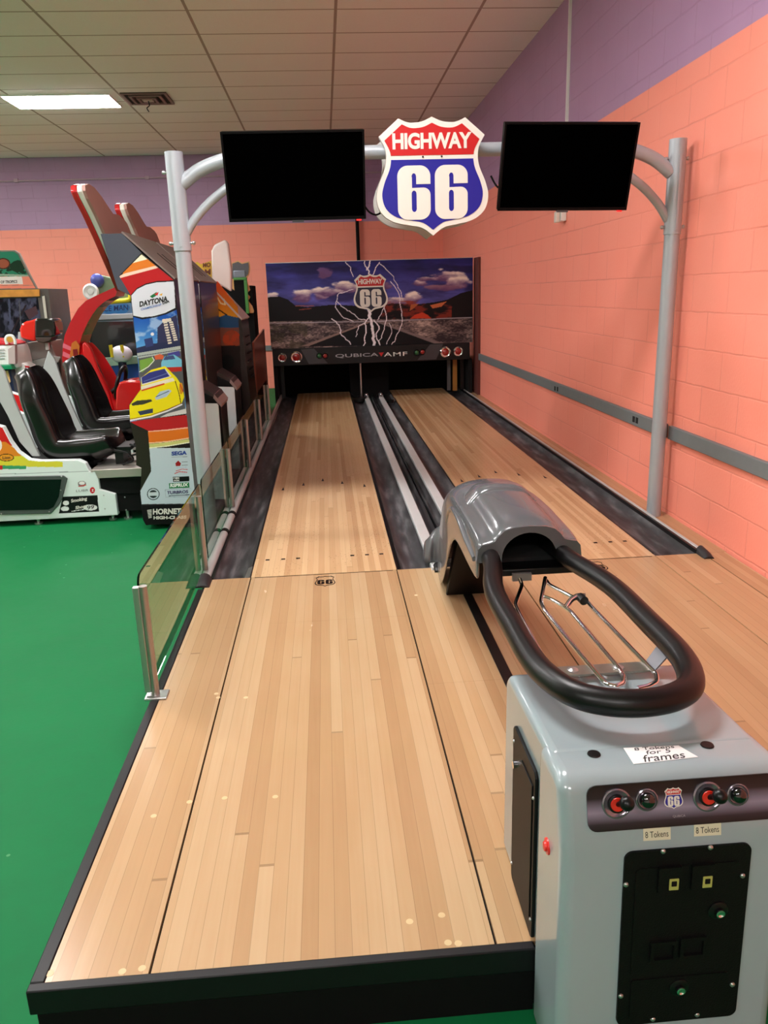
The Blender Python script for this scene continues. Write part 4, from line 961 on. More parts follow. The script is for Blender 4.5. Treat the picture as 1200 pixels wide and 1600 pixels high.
    p.line([(274, 596), (280, 616), (283, 632)], 1.3, (60, 30, 30)); p.ell(283, 607, 3, 9, (206, 140, 30)); p.line([(281, 600), (286, 612)], 1.4, (196, 50, 40))
    p.line([(203, 657), (236, 651), (262, 642), (284, 632)], 2.2, (226, 220, 226)); p.line([(203, 655), (236, 648.5), (262, 639.5), (284, 630)], .9, (120, 30, 20))
    p.pf([(262, 646), (292, 638), (292, 648), (250, 652)], (200, 200, 196)); p.line([(203, 661), (240, 655), (292, 647)], 1.8, (24, 22, 24))
    # lower stripes
    p.pf([(203, 659), (240, 654), (293, 648), (294, 667), (262, 672), (231, 674)], (178, 34, 38)); p.line([(231, 674.5), (262, 672), (295, 668)], 2., (236, 176, 150))
    p.pf([(231, 675), (262, 673), (295, 669), (296, 684), (262, 690), (232, 693)], (216, 112, 34)); p.line([(232, 692.5), (262, 690), (296, 684.5)], 1.8, (240, 196, 150)); p.pf([(232, 694), (262, 691), (296, 686), (297, 690), (262, 697), (233, 701)], (200, 200, 120)); p.line([(233, 700), (262, 697), (297, 691)], 1.6, (232, 232, 200))
    # stickers
    p.pf([(281, 705 + 0)] * 3, W)
    p.pf([(270, 745), (295.5, 744), (296, 752), (270.5, 753)], (16, 16, 18)); p.pf([(264, 755), (295.5, 753.5), (296, 762), (264.5, 763.5)], (24, 118, 62))
    p.line([(258, 765.5), (298, 763)], .5, (130, 140, 150)); p.line([(258, 765.5), (259, 777)], .5, (130, 140, 150)); p.line([(259, 777), (298, 776)], .5, (130, 140, 150))
    p.ell(239.5, 772, 9.8, 9.4, (30, 34, 38)); p.ell(239.5, 772, 8.6, 8.2, W); p.ell(239.5, 772, 6.6, 6.2, (36, 42, 44)); p.pf([(232, 769.5), (247, 769), (247, 774.5), (232, 775)], (196, 206, 210))
    p.pf([(274, 724), (278.5, 719.5), (283, 724), (281.5, 728), (275, 728.5)], (150, 30, 34)); p.line([(284, 722), (293, 721.5)], .7, (120, 120, 126)); p.line([(284, 727), (293, 726.5)], .8, (120, 120, 126))
    p.line([(275, 736), (284, 733), (293, 733.5)], 1., (204, 60, 60)); p.line([(273, 740), (280, 737), (292, 738)], 1.2, (204, 60, 60)); p.line([(276, 731), (291, 730)], .6, (150, 160, 196)); p.line([(268, 714.5), (292.5, 713.5)], .8, (120, 120, 130))
    p.line([(264, 775), (296, 773)], 1., (40, 30, 60))
    p.line([(271, 747), (277, 747)], 1, (230, 230, 230))
side = [(190, 365), (220, 396), (271, 436), (276, 470), (292, 651), (304, 763), (307, 790), (312, 800), (308, 817), (228, 821), (223, 812), (221, 790), (219, 767), (236, 736), (231, 673), (203, 660), (202, 632), (220, 608), (204, 462), (184, 452), (158, 366)]
def racing(label, dy=0):
    t = thing('racing_arcade_cabinet', label, 'arcade racing game', (-1.15, YC + .5, 0), 'twin racing cabinets')
    yb = YC + 1.0
    poly = P3('y', YC + .004, [(190, 365), (222, 396), (272, 437), (276, 470), (292, 651), (304, 763), (307, 790), (224, 790), (219, 767), (220, 758), (221, 731), (213, 727), (212, 697), (204, 663), (203, 660), (202, 632), (220, 608), (204, 462), (184, 452), (158, 366)])
    MB().prism(poly, (0, 1.0, 0)).build('cabinet_body', BODYD, t)
    art = [(221, 397), (271, 437), (276, 470), (284, 560), (292, 651), (304, 763), (307, 787), (221, 788), (219, 767), (236, 736), (231, 673), (203, 660), (202, 632), (220, 608), (204, 462), (186, 432)]
    q = [on('y', YC, x, y) for x, y in art]
    o = printed('side_artwork', 'y', YC, (min(v.x for v in q), max(v.x for v in q), min(v.z for v in q), max(v.z for v in q)), daytona, t, art, (230, 800), rough=.3)
    def ptxt(s, x0, y0, x1, y1, hpx, m_, bold=0., sk=0.):
        a = on('y', YC - .001, x0, y0); b = on('y', YC - .001, x1, y1); c = on('y', YC - .001, x0 + sk, y0 - hpx)
        letter(MB(), s, a, b - a, c - a, .0004, bold=bold).build('lettering', m_, o)
    ptxt('DAYTONA', 218, 480, 262, 471, 9, INKK, .05); ptxt('CHAMPIONSHIP', 220, 485.5, 252, 477.5, 3.6, mat('print_blue', (70, 110, 180), .4), .02); ptxt('USA', 254, 476, 265, 472.5, 4, INKK, .05)
    ptxt('SEGA', 268, 712, 292, 710.5, 6.5, mat('deep_blue_print', (30, 60, 140), .4), .05); ptxt('RSPRUX', 266, 761.5, 294, 760, 5.6, WHITE, .04); ptxt('TURBROS', 261, 772.5, 294, 770.5, 5, mat('violet_print', (50, 30, 90), .4), .03)
    ptxt('ON', 274, 748.5, 280, 748.2, 2.6, WHITE, .04); ptxt('DON', 272, 752, 280, 751.7, 2.4, WHITE, .04)
    MB().prism(P3('y', YC - .001, [(157, 365.5), (190, 364.5), (221, 395), (186, 431), (204, 461), (184, 452), (182, 446)]), (0, .004, 0)).build('slate_side_panel', SLATE, t)
    q = P3('y', YC - .004, [(221, 789), (308, 787), (312, 800), (308, 817), (228, 821), (223, 812)])
    o = MB().prism(q, (0, 1.0, 0)).build('kick_panel', BLACKM, t, bevel=.004)
    def kt(s, x0, y0, x1, y1, h, m_=SIGNW):
        a = on('y', YC - .0085, x0, y0); b = on('y', YC - .0085, x1, y1); c = on('y', YC - .0085, x0, y0 - h); letter(MB(), s, a, b - a, c - a, .003, bold=.04).build('lettering', m_, o)
    kt('HORNET', 239, 804, 283, 803, 9); kt('HIGH-CLASS', 240, 811.5, 290, 810.5, 5)
    mb = MB()
    for k in range(6): mb.prism(P3('y', YC - .0085, [(230 + k * .4, 797 + k * 2.3), (237, 796 + k * 2.3), (237, 797.3 + k * 2.3), (230 + k * .4, 798.3 + k * 2.3)]), (0, -.001, 0))
    mb.build('speed_stripes', SIGNW, o)
    # roof slope, leaning back panel
    A = on('y', YC - .004, 189, 363.5); B = on('y', YC - .004, 272.5, 436.5); d = (B - A).normalized(); up_ = Vector((d.z, 0, -d.x)); up_ = up_ if up_.z > 0 else -up_
    o = MB().prism([tuple(A), tuple(B), tuple(B + up_ * .012), tuple(A + up_ * .012)], (0, 1.01, 0)).build('sloping_roof', ROOF, t)
    mb = MB()
    for k in (.42, .58): mb.prism([tuple(A + d * .17 + up_ * .0125 + Vector((0, k, 0))), tuple(A + d * .36 + up_ * .0125 + Vector((0, k + .05, 0))), tuple(A + d * .36 + up_ * .0125 + Vector((0, k + .07, 0))), tuple(A + d * .17 + up_ * .0125 + Vector((0, k + .02, 0)))], up_ * .002)
    mb.build('roof_slot', DARK, o)
    # marquee board facing left
    xm_ = -1.385
    mo_ = [(182, 455), (160, 366), (150, 330), (141, 303), (138, 290), (139.5, 281), (147, 279), (156, 285), (166, 300), (176, 320), (181, 329), (190, 331), (199, 339), (203, 346), (209, 372), (215, 400)]
    q = [on('x', xm_, x, y) for x, y in mo_]
    yy0 = min(v.y for v in q); q2 = [Vector((0, YC - .02 + (v.y - yy0) * 1.055 / (max(a.y for a in q) - yy0), v.z)) for v in q]
    lean = lambda z: -1.352 - (z - 1.67) * .20
    mk_ = MB(); rr_ = [Vector((lean(v.z), v.y, v.z)) for v in q2]
    mk_.prism([tuple(v) for v in rr_], (-.018, 0, 0)).build('marquee_back', MQB, t)
    o = MB().prism([tuple(v + Vector((-.0185, 0, 0))) for v in rr_], (-.035, 0, 0)).build('marquee_light_box', MQW, t, bevel=.006)
    MB().prism([tuple(v + Vector((-.054, 0, 0))) for v in rr_], (-.04, 0, 0)).build('marquee_front', MQR, t, bevel=.008)
    # rear: dark back, low electronics boxes with grey edging
    xb = on('y', YC, 292, 640).x
    yn, yf = 6.02, 6.40
    f_ = lambda pts, y: [tuple(on('y', y, x, q)) for x, q in pts]
    MB().prism(f_([(300, 606), (334, 621), (345, 636), (353, 740), (300, 740)], yn), (0, yf - yn, 0)).build('rear_box', BLACK, t, bevel=.003)
    MB().prism(f_([(300, 596), (336, 617), (346, 631), (345, 635), (334, 621), (300, 604)], yn - .005), (0, yf - yn + .01, 0)).build('rear_box_lid', mat('dark_brown_lid', (52, 36, 34), .4), t)
    MB().prism(f_([(334.5, 616), (347, 631.5), (346, 636.5), (333, 622)], yn - .009), (0, yf - yn + .018, 0)).build('edge_trim', mat('mauve_grey_trim', (150, 128, 122), .45), t)
    MB().prism(f_([(300, 630), (339, 631), (341, 634), (352, 780), (300, 780)], 5.86), (0, .02, 0)).build('rear_panel', LTW, t, bevel=.002)
    for k in range(2):
        MB().cyl((-1.05 - k * .25, YC + .05 + .85 * k, .002), (-1.05 - k * .25, YC + .05 + .85 * k, .08), .02, 10).cyl((-1.05 - k * .25, YC + .05 + .85 * k, .0), (-1.05 - k * .25, YC + .05 + .85 * k, .008), .03, 12).build('levelling_foot', ALU, t)
    MB().box(-1.22, -1.02, YC + .1, YC + .9, .003, .07).build('plinth', DARK, t)
    # ------------- seat pod
    YP = YC + .26; YPb = YC + .86
    MB().box(-1.75, -1.27, YP + .03, YPb, .205, .345).build('floor_step', BLACKM, t)
    o = MB().box(-1.76, -1.265, YP, YPb + .02, .335, .40).build('step_plate', mat('diamond_plate', (176, 168, 160), .35, metal=.5), t, bevel=.004)
    MB().box(-1.74, -1.275, YP + .04, YPb, .07, .33).build('step_base', BLACKM, t)
    base = [(-80, 640), (-12, 663), (4, 667), (16, 690), (28, 706), (45, 718), (62, 720), (122, 719), (133, 724), (140, 737), (149, 736), (153, 745), (156, 765), (180, 772), (184, 805), (0, 815), (-80, 818)]
    q = P3('y', YP, base)
    MB().prism(q, (0, .06, 0)).prism([(x, YPb - .05, z) for x, y, z in q], (0, .06, 0)).build('pod_side', LTW, t, bevel=.003)
    body = P3('y', YP + .061, [(-80, 700), (40, 722), (140, 740), (150, 765), (180, 772), (184, 804), (-80, 816)])
    MB().prism(body, (0, .48, 0)).build('pod_body', BLACKM, t)
    stripe = MB()
    def podart(p):
        p.c[:] = (214, 226, 222)
        p.pf([(-80, 600), (-10, 655), (4, 667), (20, 696), (-20, 712), (-80, 716)], (196, 32, 34)); p.pf([(-80, 700), (8, 690), (22, 700), (34, 712), (-80, 730)], (216, 130, 40)); p.pf([(-80, 716), (40, 712), (98, 722), (98, 730), (-80, 728)], (214, 206, 60))
        p.line([(-80, 742), (40, 740), (140, 736)], .8, (120, 130, 130)); p.ell(10, 715, 12, 6, (34, 28, 20)); p.ell(10, 715, 10.6, 4.8, (226, 150, 40)); p.ell(-2, 696, 5, 9, (230, 220, 214))
        p.pf([(-4, 727), (41, 728), (41, 733), (-4, 733)], (60, 150, 100)); p.pf([(-80, 727), (4, 727), (4, 734), (-80, 734)], (196, 40, 40))
        p.pf([(98, 776), (152, 774), (155, 799), (92, 802)], (20, 20, 22)); 
        for (x, y, rx, ry) in ((103, 786, 5, 3.6), (101.5, 795, 6.5, 3.6)): p.ell(x, y, rx, ry, (226, 228, 226))
        p.ell(141, 793, 11, 4.6, (226, 228, 226)); p.line([(112, 799), (150, 793)], 1., (226, 228, 226))
        p.ell(128, 756, 6.4, 4.6, (120, 110, 110)); p.ell(128, 755, 4.8, 2.6, (226, 226, 224)); p.line([(123, 760), (134, 758)], 1.6, (190, 60, 50)); p.ell(144.5, 766, 4, 5, (196, 34, 44))
    q0 = [on('y', YP - .0012, x, y) for x, y in base]
    ao = [(x + (1 if x < 0 else 0), y) for x, y in [(-78, 642), (-12, 664), (4, 668), (16, 691), (28, 707), (45, 719), (62, 721), (122, 720), (132.5, 725), (139.5, 738), (148.5, 737), (152.5, 746), (155.5, 766), (179.5, 773), (183.5, 804), (0, 814), (-78, 817)]]
    a_ = printed('pod_artwork', 'y', YP - .0012, (min(v.x for v in q0), max(v.x for v in q0), min(v.z for v in q0), max(v.z for v in q0)), podart, t, ao, (420, 240), rough=.35)
    def pt(s, x0, y0, x1, y1, h, m_, b=0.):
        a = on('y', YP - .0022, x0, y0); e = on('y', YP - .0022, x1, y1); c = on('y', YP - .0022, x0, y0 - h); letter(MB(), s, a, e - a, c - a, .0004, bold=b).build('lettering', m_, a_)
    pt('LUBR', 119, 769, 138, 767.5, 3.4, INKK, -.01); pt('Z', 143.2, 768, 146.4, 767.8, 3.6, WHITE, .03); pt('Smoking', 111, 787, 136, 783, 7, SIGNW, .03); pt('Shop', 118, 797.5, 134, 794.5, 6.5, SIGNW, .03); pt('99', 136, 796.5, 147, 795, 6, INKK, .01); pt('Lion', 4, 717.5, 16, 717, 4.6, INKK, .02)
    fr = P3('y', YP - .0015, [(-80, 746), (100, 742.5), (106, 747), (98, 779), (92, 789), (80, 802), (-80, 806)])
    o = MB().prism(fr, (0, -.012, 0)).build('window_frame', mat('window_grey_frame', (72, 78, 76), .4), t, bevel=.004)
    MB().prism(P3('y', YP - .0136, [(-80, 752), (96, 749), (92, 776), (84, 792), (76, 796), (-80, 799)]), (0, -.002, 0)).build('dark_window', mat('smoked_window', (8, 16, 15), .15, spec=.3), o)
    mb = MB()
    for x, y in ((96, 744.5), (95, 766), (77, 800), (2, 803), (162, 774), (164, 795), (195, 777), (197, 797)): c = on('y', YP - .014, x, y); mb.sphere(c, .006, 8)
    mb.build('rivet', ALU, t, smooth=True)
    # tall grey rear shell of the pod
    sh_ = P3('y', YP + .08, [(-6, 564), (6, 580), (22, 626), (42, 672), (62, 713), (50, 713), (30, 690), (12, 650), (-16, 600)])
    MB().prism(P3('y', YP + .10, [(-16, 600), (12, 650), (30, 690), (52, 713), (46, 720), (16, 700), (-16, 670)]), (0, .03, 0)).build('dark_inner_shell', BLACKM, t)
    MB().prism(sh_, (0, .03, 0)).build('rear_shell', mat('pod_shell_grey', (170, 174, 172), .4), t, bevel=.004)
    # casters
    for x, yy in ((-2.2, YP + .05), (-1.66, YP + .07), (-1.55, YP + .07), (-1.40, YP + .07)):
        MB().cyl((x, yy, .012), (x, yy, .09), .012, 10).cyl((x, yy, .0005), (x, yy, .013), .03, 14).build('levelling_foot', ALU, t)
    # bucket seat on a slide
    YS_ = YC + .56
    pts = [(44, 574), (55, 592), (64, 622), (76, 655), (86, 682), (100, 697), (128, 698), (160, 691), (184, 681)]
    bucket(t, [Vector((on('y', YS_, x, y).x, YS_, on('y', YS_, x, y).z)) for x, y in pts], mat('black_seat_vinyl', (16, 12, 13), .26, coat=.2))
    MB().box(-1.86, -1.50, YS_ - .13, YS_ + .13, .50, .53).box(-1.84, -1.78, YS_ - .12, YS_ + .12, .4, .5).box(-1.62, -1.56, YS_ - .12, YS_ + .12, .4, .5).build('seat_slide', BLACK, t)
    MB().tube([(-1.48, YS_ - .2, .56), (-1.42, YS_ - .22, .54), (-1.40, YS_ - .2, .5), (-1.5, YS_ - .2, .47)], .008, 8, sm=5).tube([(-1.60, YS_ - .2, .52), (-1.5, YS_ - .22, .50), (-1.47, YS_ - .2, .44), (-1.55, YS_ - .2, .41)], .008, 8, sm=5).build('seat_cable', BLACK, t, smooth=True)
    return t
def bucket(t, path, m_, half=.235, name='seat', bol=.10):
    P = smooth_path(path, 3); n = len(P); rings = []
    for i, p in enumerate(P):
        d = (P[min(i + 1, n - 1)] - P[max(i - 1, 0)]).normalized(); nn = Vector((-d.z, 0, d.x)); nn = nn if nn.dot(Vector((1, 0, 1))) > 0 else -nn
        s = i / (n - 1)
        w_ = half * (.52 + .48 * min(1, s / .22)) if s < .3 else half * (1 - .12 * max(0, (s - .75) / .25))
        b = bol * (.35 + .65 * min(1, s / .4)) * (1 - .55 * max(0, (s - .8) / .2))
        r = []
        for x, h in ((-1, 0.), (-1.04, .5), (-.98, .95), (-.84, 1.), (-.66, .55), (-.5, .12), (-.25, 0), (0, 0), (.25, 0), (.5, .12), (.66, .55), (.84, 1.), (.98, .95), (1.04, .5), (1, 0.)):
            r.append(p + Vector((0, x * w_, 0)) + nn * (h * b))
        back = [p + Vector((0, x * w_, 0)) - nn * (.11 if abs(x) < .9 else .06) for x in (.98, .6, 0, -.6, -.98)]
        rings.append(r + back)
    return MB().loft(rings, True, True).build(name, m_, t, smooth=True, sub=1, angle=180)
r1 = racing('racing cabinet with yellow stock car side art and black bucket seat, nearest twin seat')
r2 = copy_tree(r1); r2.location.y += 1.08
tag(r2, 'second racing cabinet with black bucket seat standing behind the yellow car artwork cabinet')
# ------------------------------------------------------------------ sunset-art cabinet further back
YT = 7.75
t = thing('arcade_cabinet', 'dark arcade cabinet with orange sunset side art behind the racing cabinets', 'arcade game', (-.95, YT + .35, 0))
prof = [(-1.35, .002), (-.745, .002), (-.80, 1.36), (-1.02, 1.62), (-1.35, 1.95)]
MB().prism([(x, YT + .004, z) for x, z in prof], (0, .72, 0)).build('cabinet_body', BODYD, t)
def sunset(p):
    X, Y = p.X, p.Y; n = fbm(X / 10., Y / 10., 5, 4)
    tt_ = np.clip((Y - 445) / 60, 0, 1)[..., None]; p.c[:] = np.array([206, 70, 30]) * (1 - tt_) + np.array([214, 160, 30]) * tt_
    p.pf([(330, 500), (352, 492), (380, 498), (380, 520), (330, 522)], (40, 74, 110)); p.fill((Y > 512) & (Y < 545), (110, 70, 60)); p.ell(362, 530, 14, 14, (164, 60, 30)); m = (Y > 514) & (n > .5) & (Y < 548); p.c[m] = p.c[m] * .5 + np.array([120, 60, 40]) * .5
    p.fill(Y > 540, (26, 16, 16)); p.ell(356, 566, 10, 12, (12, 10, 10)); p.line([(338, 462), (345, 474), (352, 476), (350, 468)], 2.2, (236, 206, 150)); p.line([(342, 484), (354, 492)], 2., (30, 20, 16))
printed('side_artwork', 'y', YT, (-1.35, -.745, .6, 1.95), sunset, t, None, (120, 200), rough=.3) if False else None
ol = [(338, 446), (345, 441), (372, 478), (376, 560), (378, 640), (330, 640), (330, 440)]
qq = [on('y', YT, x, y) for x, y in ol]
printed('side_artwork', 'y', YT, (min(v.x for v in qq), max(v.x for v in qq), min(v.z for v in qq), max(v.z for v in qq)), sunset, t, [(330, 432), (341, 440), (372, 479), (380, 640), (330, 640)], (80, 220), rough=.3)
A = Vector((-1.36, YT - .004, 1.965)); B = Vector((-1.02, YT - .004, 1.632)); C_ = Vector((-.795, YT - .004, 1.368))
MB().prism([tuple(A), tuple(B), tuple(C_), tuple(C_ + Vector((.01, 0, .012))), tuple(B + Vector((.01, 0, .012))), tuple(A + Vector((.01, 0, .012)))], (0, .74, 0)).build('white_edge_trim', mat('pale_trim', (196, 178, 170), .4), t)
mb = MB()
for k in range(6): mb.box(-.79 + k * .004, -.775 + k * .004, YT + .15, YT + .5, 1.20 - k * .08, 1.21 - k * .08)
mb.build('vent_slot', BLACKM, t)
a = on('y', YT + .5, 330, 395); 
pd = P3('y', YT + .45, [(331, 440), (330, 392), (335, 382), (352, 374), (356, 380), (361, 420), (361, 456), (345, 446)])
MB().prism(pd, (0, .12, 0)).build('topper_board', mat('glossy_white_topper', (236, 226, 220), .25), t, bevel=.02, segs=4)
# ================================================================== FURTHER GAMES AT THE LEFT
# cut-out topper on a green and black machine near the back wall
YK = 10.6
t = thing('arcade_cabinet', 'far arcade machine with grey and peach cut-out topper and green frame', 'arcade game', (-1.25, YK + .4, 0))
q = [on('y', YK, x, y) for x, y in [(362, 411), (372, 407), (378, 411), (389, 408), (391, 418), (390, 428), (384, 438), (389, 446), (391, 453), (386, 458), (391, 464), (388, 470), (394, 478), (397, 486), (396, 489), (386, 489), (383, 470), (362, 450)]]
MB().prism([tuple(v) for v in q], (0, .02, 0)).build('peach_cutout', mat('cutout_peach', (232, 172, 110), .5), t)
q = [on('y', YK - .003, x, y) for x, y in [(363, 412), (372, 409), (378, 412.5), (388, 410), (389, 418), (388, 428), (383, 434), (363, 436)]]
MB().prism([tuple(v) for v in q], (0, -.01, 0)).build('grey_cutout', mat('cutout_grey', (92, 92, 98), .5), t)
q = [on('y', YK, x, y) for x, y in [(300, 414), (308, 409), (314, 413), (331, 407), (331, 440), (300, 440)]]
a = MB().prism([tuple(v) for v in q], (0, .02, 0)).build('yellow_cutout', mat('cutout_yellow', (226, 180, 50), .5), t)
for s, x0, y0, x1, y1, h in (('MO', 317, 418, 329, 417, 7), ('M', 320, 430, 329, 429, 9)):
    A_ = on('y', YK - .002, x0, y0); B_ = on('y', YK - .002, x1, y1); D_ = on('y', YK - .002, x0, y0 - h); letter(MB(), s, A_, B_ - A_, D_ - A_, .004, bold=.03).build('lettering', mat('brown_print', (110, 50, 20), .5), a)
q0 = on('y', YK - .1, 364, 434); q1 = on('y', YK - .1, 381, 500)
MB().box(q0.x - .3, q0.x + .22, YK + .03, YK + .6, .002, q0.z - .1).build('cabinet_body', BLACKM, t)
MB().box(q0.x, q0.x + .17, YK - .06, YK - .02, q0.z - .03, q0.z).box(q0.x + .13, q0.x + .17, YK - .06, YK - .02, q0.z - .45, q0.z - .03).build('green_frame', mat('green_frame', (70, 140, 60), .4), t, bevel=.004)
MB().box(q0.x, q0.x + .129, YK - .05, YK + .029, q0.z - .5, q0.z - .031).build('dark_panel', BLACKM, t)
MB().box(q0.x + .0, q0.x + .15, YK - .02, YK + .02, q0.z + .001, q0.z + .09).build('grey_header', mat('header_blue_grey', (128, 134, 150), .4), t, bevel=.01)

# tropical shooter cabinet
YL = 9.6
def at(y, pts): return [tuple(on('y', y, a, b)) for a, b in pts]
t = thing('arcade_cabinet', 'arcade cabinet with green palm header sign and dark screen, far left', 'arcade game', (-3.6, YL + .3, 0))
MB().prism(at(YL, [(-60, 391), (23, 391), (30, 396), (44, 425), (58, 452), (-60, 452)]), (0, .05, 0)).build('header_board', mat('header_edge', (120, 110, 100), .4), t, bevel=.004)
def trop(p):
    X, Y = p.X, p.Y; n = fbm(X / 6., Y / 5., 4, 8)
    p.c[:] = (44, 128, 100)
    k = ((n > .5) & (Y > 408) & (Y < 428)) | (((X - 28) / 13) ** 2 + ((Y - 416) / 10) ** 2 < .7 + n * .4); p.fill(k, (24, 52, 34))
    p.ell(5, 412, 11, 9, (72, 40, 28)); p.ell(5, 412, 9, 7, (158, 84, 60)); p.line([(-40, 428), (46, 431)], 3, (150, 170, 150))
    p.fill(Y > 432, (236, 138, 116)); p.pf([(-60, 433), (34, 432), (36, 444), (-60, 445)], (232, 224, 220)); p.line([(-60, 446), (54, 446)], .8, (150, 120, 110))
o = printed('header_print', 'y', YL - .002, (on('y', YL, -60, 420).x, on('y', YL, 58, 450).x, on('y', YL, 0, 452).z, on('y', YL, 0, 391).z), trop, t, [(-59, 393), (22, 393), (28, 397), (42, 426), (56, 451), (-59, 451)], (260, 120))
a = on('y', YL - .005, 1, 443); b = on('y', YL - .005, 27, 442); c = on('y', YL - .005, 1, 438.5); letter(MB(), 'OF TROPICS', a, b - a, c - a, .0005, bold=.02).build('lettering', INKK, o)
MB().prism(at(YL, [(-60, 453), (60, 451), (75, 451), (80, 490), (88, 560), (90, 640), (-60, 640)]), (0, .7, 0)).build('cabinet_body', mat('cabinet_grey_brown', (92, 84, 82), .5, noise=.2, nscale=12), t)
MB().prism(at(YL - .002, [(-60, 454), (62, 452), (63, 463), (-60, 466)]), (0, -.03, 0)).build('orange_header_strip', mat('orange_strip', (226, 146, 60), .4, noise=.5, nscale=9), t)  # mottled orange colour, no emission
def screenp(p):
    n = fbm(p.X / 9., p.Y / 12., 5, 12); p.c[:] = np.array([26, 26, 34]) + np.clip((n - .45) * 5, 0, 1)[..., None] * np.array([54, 54, 70])
    p.line([(18, 520), (40, 478)], 3, (48, 38, 44)); p.pf([(38, 486), (56, 478), (60, 490), (46, 500)], (86, 62, 70)); p.line([(14, 468), (16, 505)], 3, (80, 84, 110)); p.line([(30, 470), (34, 530)], 2, (90, 90, 100))
printed('screen', 'y', YL - .004, (on('y', YL, -60, 500).x, on('y', YL, 70, 540).x, on('y', YL, 20, 560).z, on('y', YL, 20, 466).z), screenp, t, [(-59, 467), (66, 464), (73, 530), (76, 560), (-59, 560)], (160, 110), rough=.12)
MB().prism(at(YL - .006, [(66, 463), (70, 462), (76, 510), (72, 510)]), (0, -.01, 0)).build('screen_bezel', MQW, t)
# pedestal gun game: metal casing in front
YG = 8.3
t = thing('arcade_pedestal', 'grey metal pedestal casing with red and black gun head on a steel post', 'arcade game', (-2.7, YG, 0))
MB().prism(at(YG + .05, [(41, 535), (78, 533), (88, 556), (90, 640), (40, 640)]), (0, .4, 0)).build('steel_casing', mat('steel_casing', (146, 134, 128), .35, metal=.6, noise=.15), t, bevel=.006)
MB().prism(at(YG, [(8, 571), (22, 568), (84, 556), (92, 562), (96, 640), (30, 640)]), (0, .06, 0)).build('charcoal_panel', mat('charcoal_panel', (46, 46, 48), .5), t)
MB().prism(at(YG - .01, [(20, 570), (84, 556), (96, 558), (92, 566), (30, 582)]), (0, -.03, 0)).build('grey_rim', mat('rim_grey', (150, 146, 142), .4), t, bevel=.004)
a = on('y', YG - .05, 36, 520); b = on('y', YG - .05, 33, 572); MB().cyl(a, b, .045, 20).build('support_post', mat('silver_post', (176, 180, 186), .3, metal=.5), t, smooth=True)
MB().prism(at(YG - .12, [(30, 515), (33, 506), (40, 502), (50, 500), (57, 497), (55, 534), (45, 532), (32, 528)]), (0, .2, 0)).build('red_housing', mat('glossy_red_shell', (222, 38, 26), .18, coat=.5), t, bevel=.022, segs=4)
MB().prism(at(YG - .13, [(54, 500), (58, 497.5), (81, 497.5), (85, 501), (87, 512), (87, 524), (80, 527), (54, 527)]), (0, .24, 0)).build('black_visor', mat('visor_black', (14, 13, 13), .1, coat=.8), t, bevel=.018, segs=4)
MB().prism(at(YG - .12, [(54, 527), (82, 526), (78, 533), (68, 536), (58, 534)]), (0, .2, 0)).build('lower_jaw', mat('jaw_brown', (70, 56, 50), .4), t, bevel=.01)
a = on('y', YG - .02, 73, 547); MB().box(a.x - .018, a.x + .018, YG - .0, YG + .04, a.z, a.z + .07).build('white_latch', WHITE, t, bevel=.003)
# white and green ride at the far left edge
YW = 7.7
t = thing('kiddie_ride', 'white ride-on game with red cover, green ledge and ribbed vent at left edge', 'arcade game', (-2.9, YW, 0))
MB().prism(at(YW, [(-50, 540), (19, 539), (24, 552), (29, 575), (-50, 578)]), (0, .4, 0)).build('white_housing', WHITE, t, bevel=.02, segs=3)
MB().prism(at(YW - .004, [(-50, 530), (0, 532), (12, 535), (20, 539), (-50, 541)]), (0, .38, 0)).build('red_cover', mat('ride_red', (204, 30, 44), .3), t, bevel=.012)
mb = MB()
for k in range(4): mb.prism(at(YW - .005, [(-40, 546 + k * 4.5), (6, 545 + k * 4.5), (8, 546.6 + k * 4.5), (-40, 547.8 + k * 4.5)]), (0, -.01, 0))
mb.build('vent_rib', mat('rib_grey', (206, 210, 212), .4), t)
MB().tube(at(YW - .03, [(11, 538), (9, 530), (12, 525), (19, 525), (23, 531), (24, 538)]), .014, 10, sm=4).build('grab_handle', WHITE, t, smooth=True)
a = on('y', YW - .03, 16, 530); MB().lathe(a, (0, -1, 0), [(0, .03), (.01, .03), (.012, .012)], 18).build('yellow_knob', mat('knob_amber', (206, 150, 60), .3), t, smooth=True)
MB().prism(at(YW + .02, [(16, 545), (27, 538), (28, 568), (17, 568)]), (0, -.06, 0)).build('pink_plate', mat('pink_grey_plate', (190, 172, 170), .4), t, bevel=.004)
MB().prism(at(YW - .08, [(-50, 572), (16, 570), (20, 577), (-50, 580)]), (0, .2, 0)).build('green_ledge', mat('ride_green', (14, 138, 90), .35), t, bevel=.006)
MB().prism(at(YW, [(-50, 580), (17, 578), (28, 640), (-50, 640)]), (0, .3, 0)).build('navy_base', mat('ride_navy', (22, 30, 66), .4), t)
MB().prism(at(YW - .002, [(6, 580), (13, 579), (17, 596), (14, 600)]), (0, -.01, 0)).build('peach_panel', mat('ride_peach', (224, 180, 120), .4), t)
MB().prism(at(YW + .1, [(18, 570), (36, 567), (44, 572), (60, 600), (66, 640), (26, 640)]), (0, .2, 0)).build('white_side_shell', WHITE, t, bevel=.01)
MB().prism(at(YW + .09, [(39, 571), (46, 572), (62, 603), (58, 612), (46, 590)]), (0, -.01, 0)).build('red_stripe', MATS['ride_red'], t)

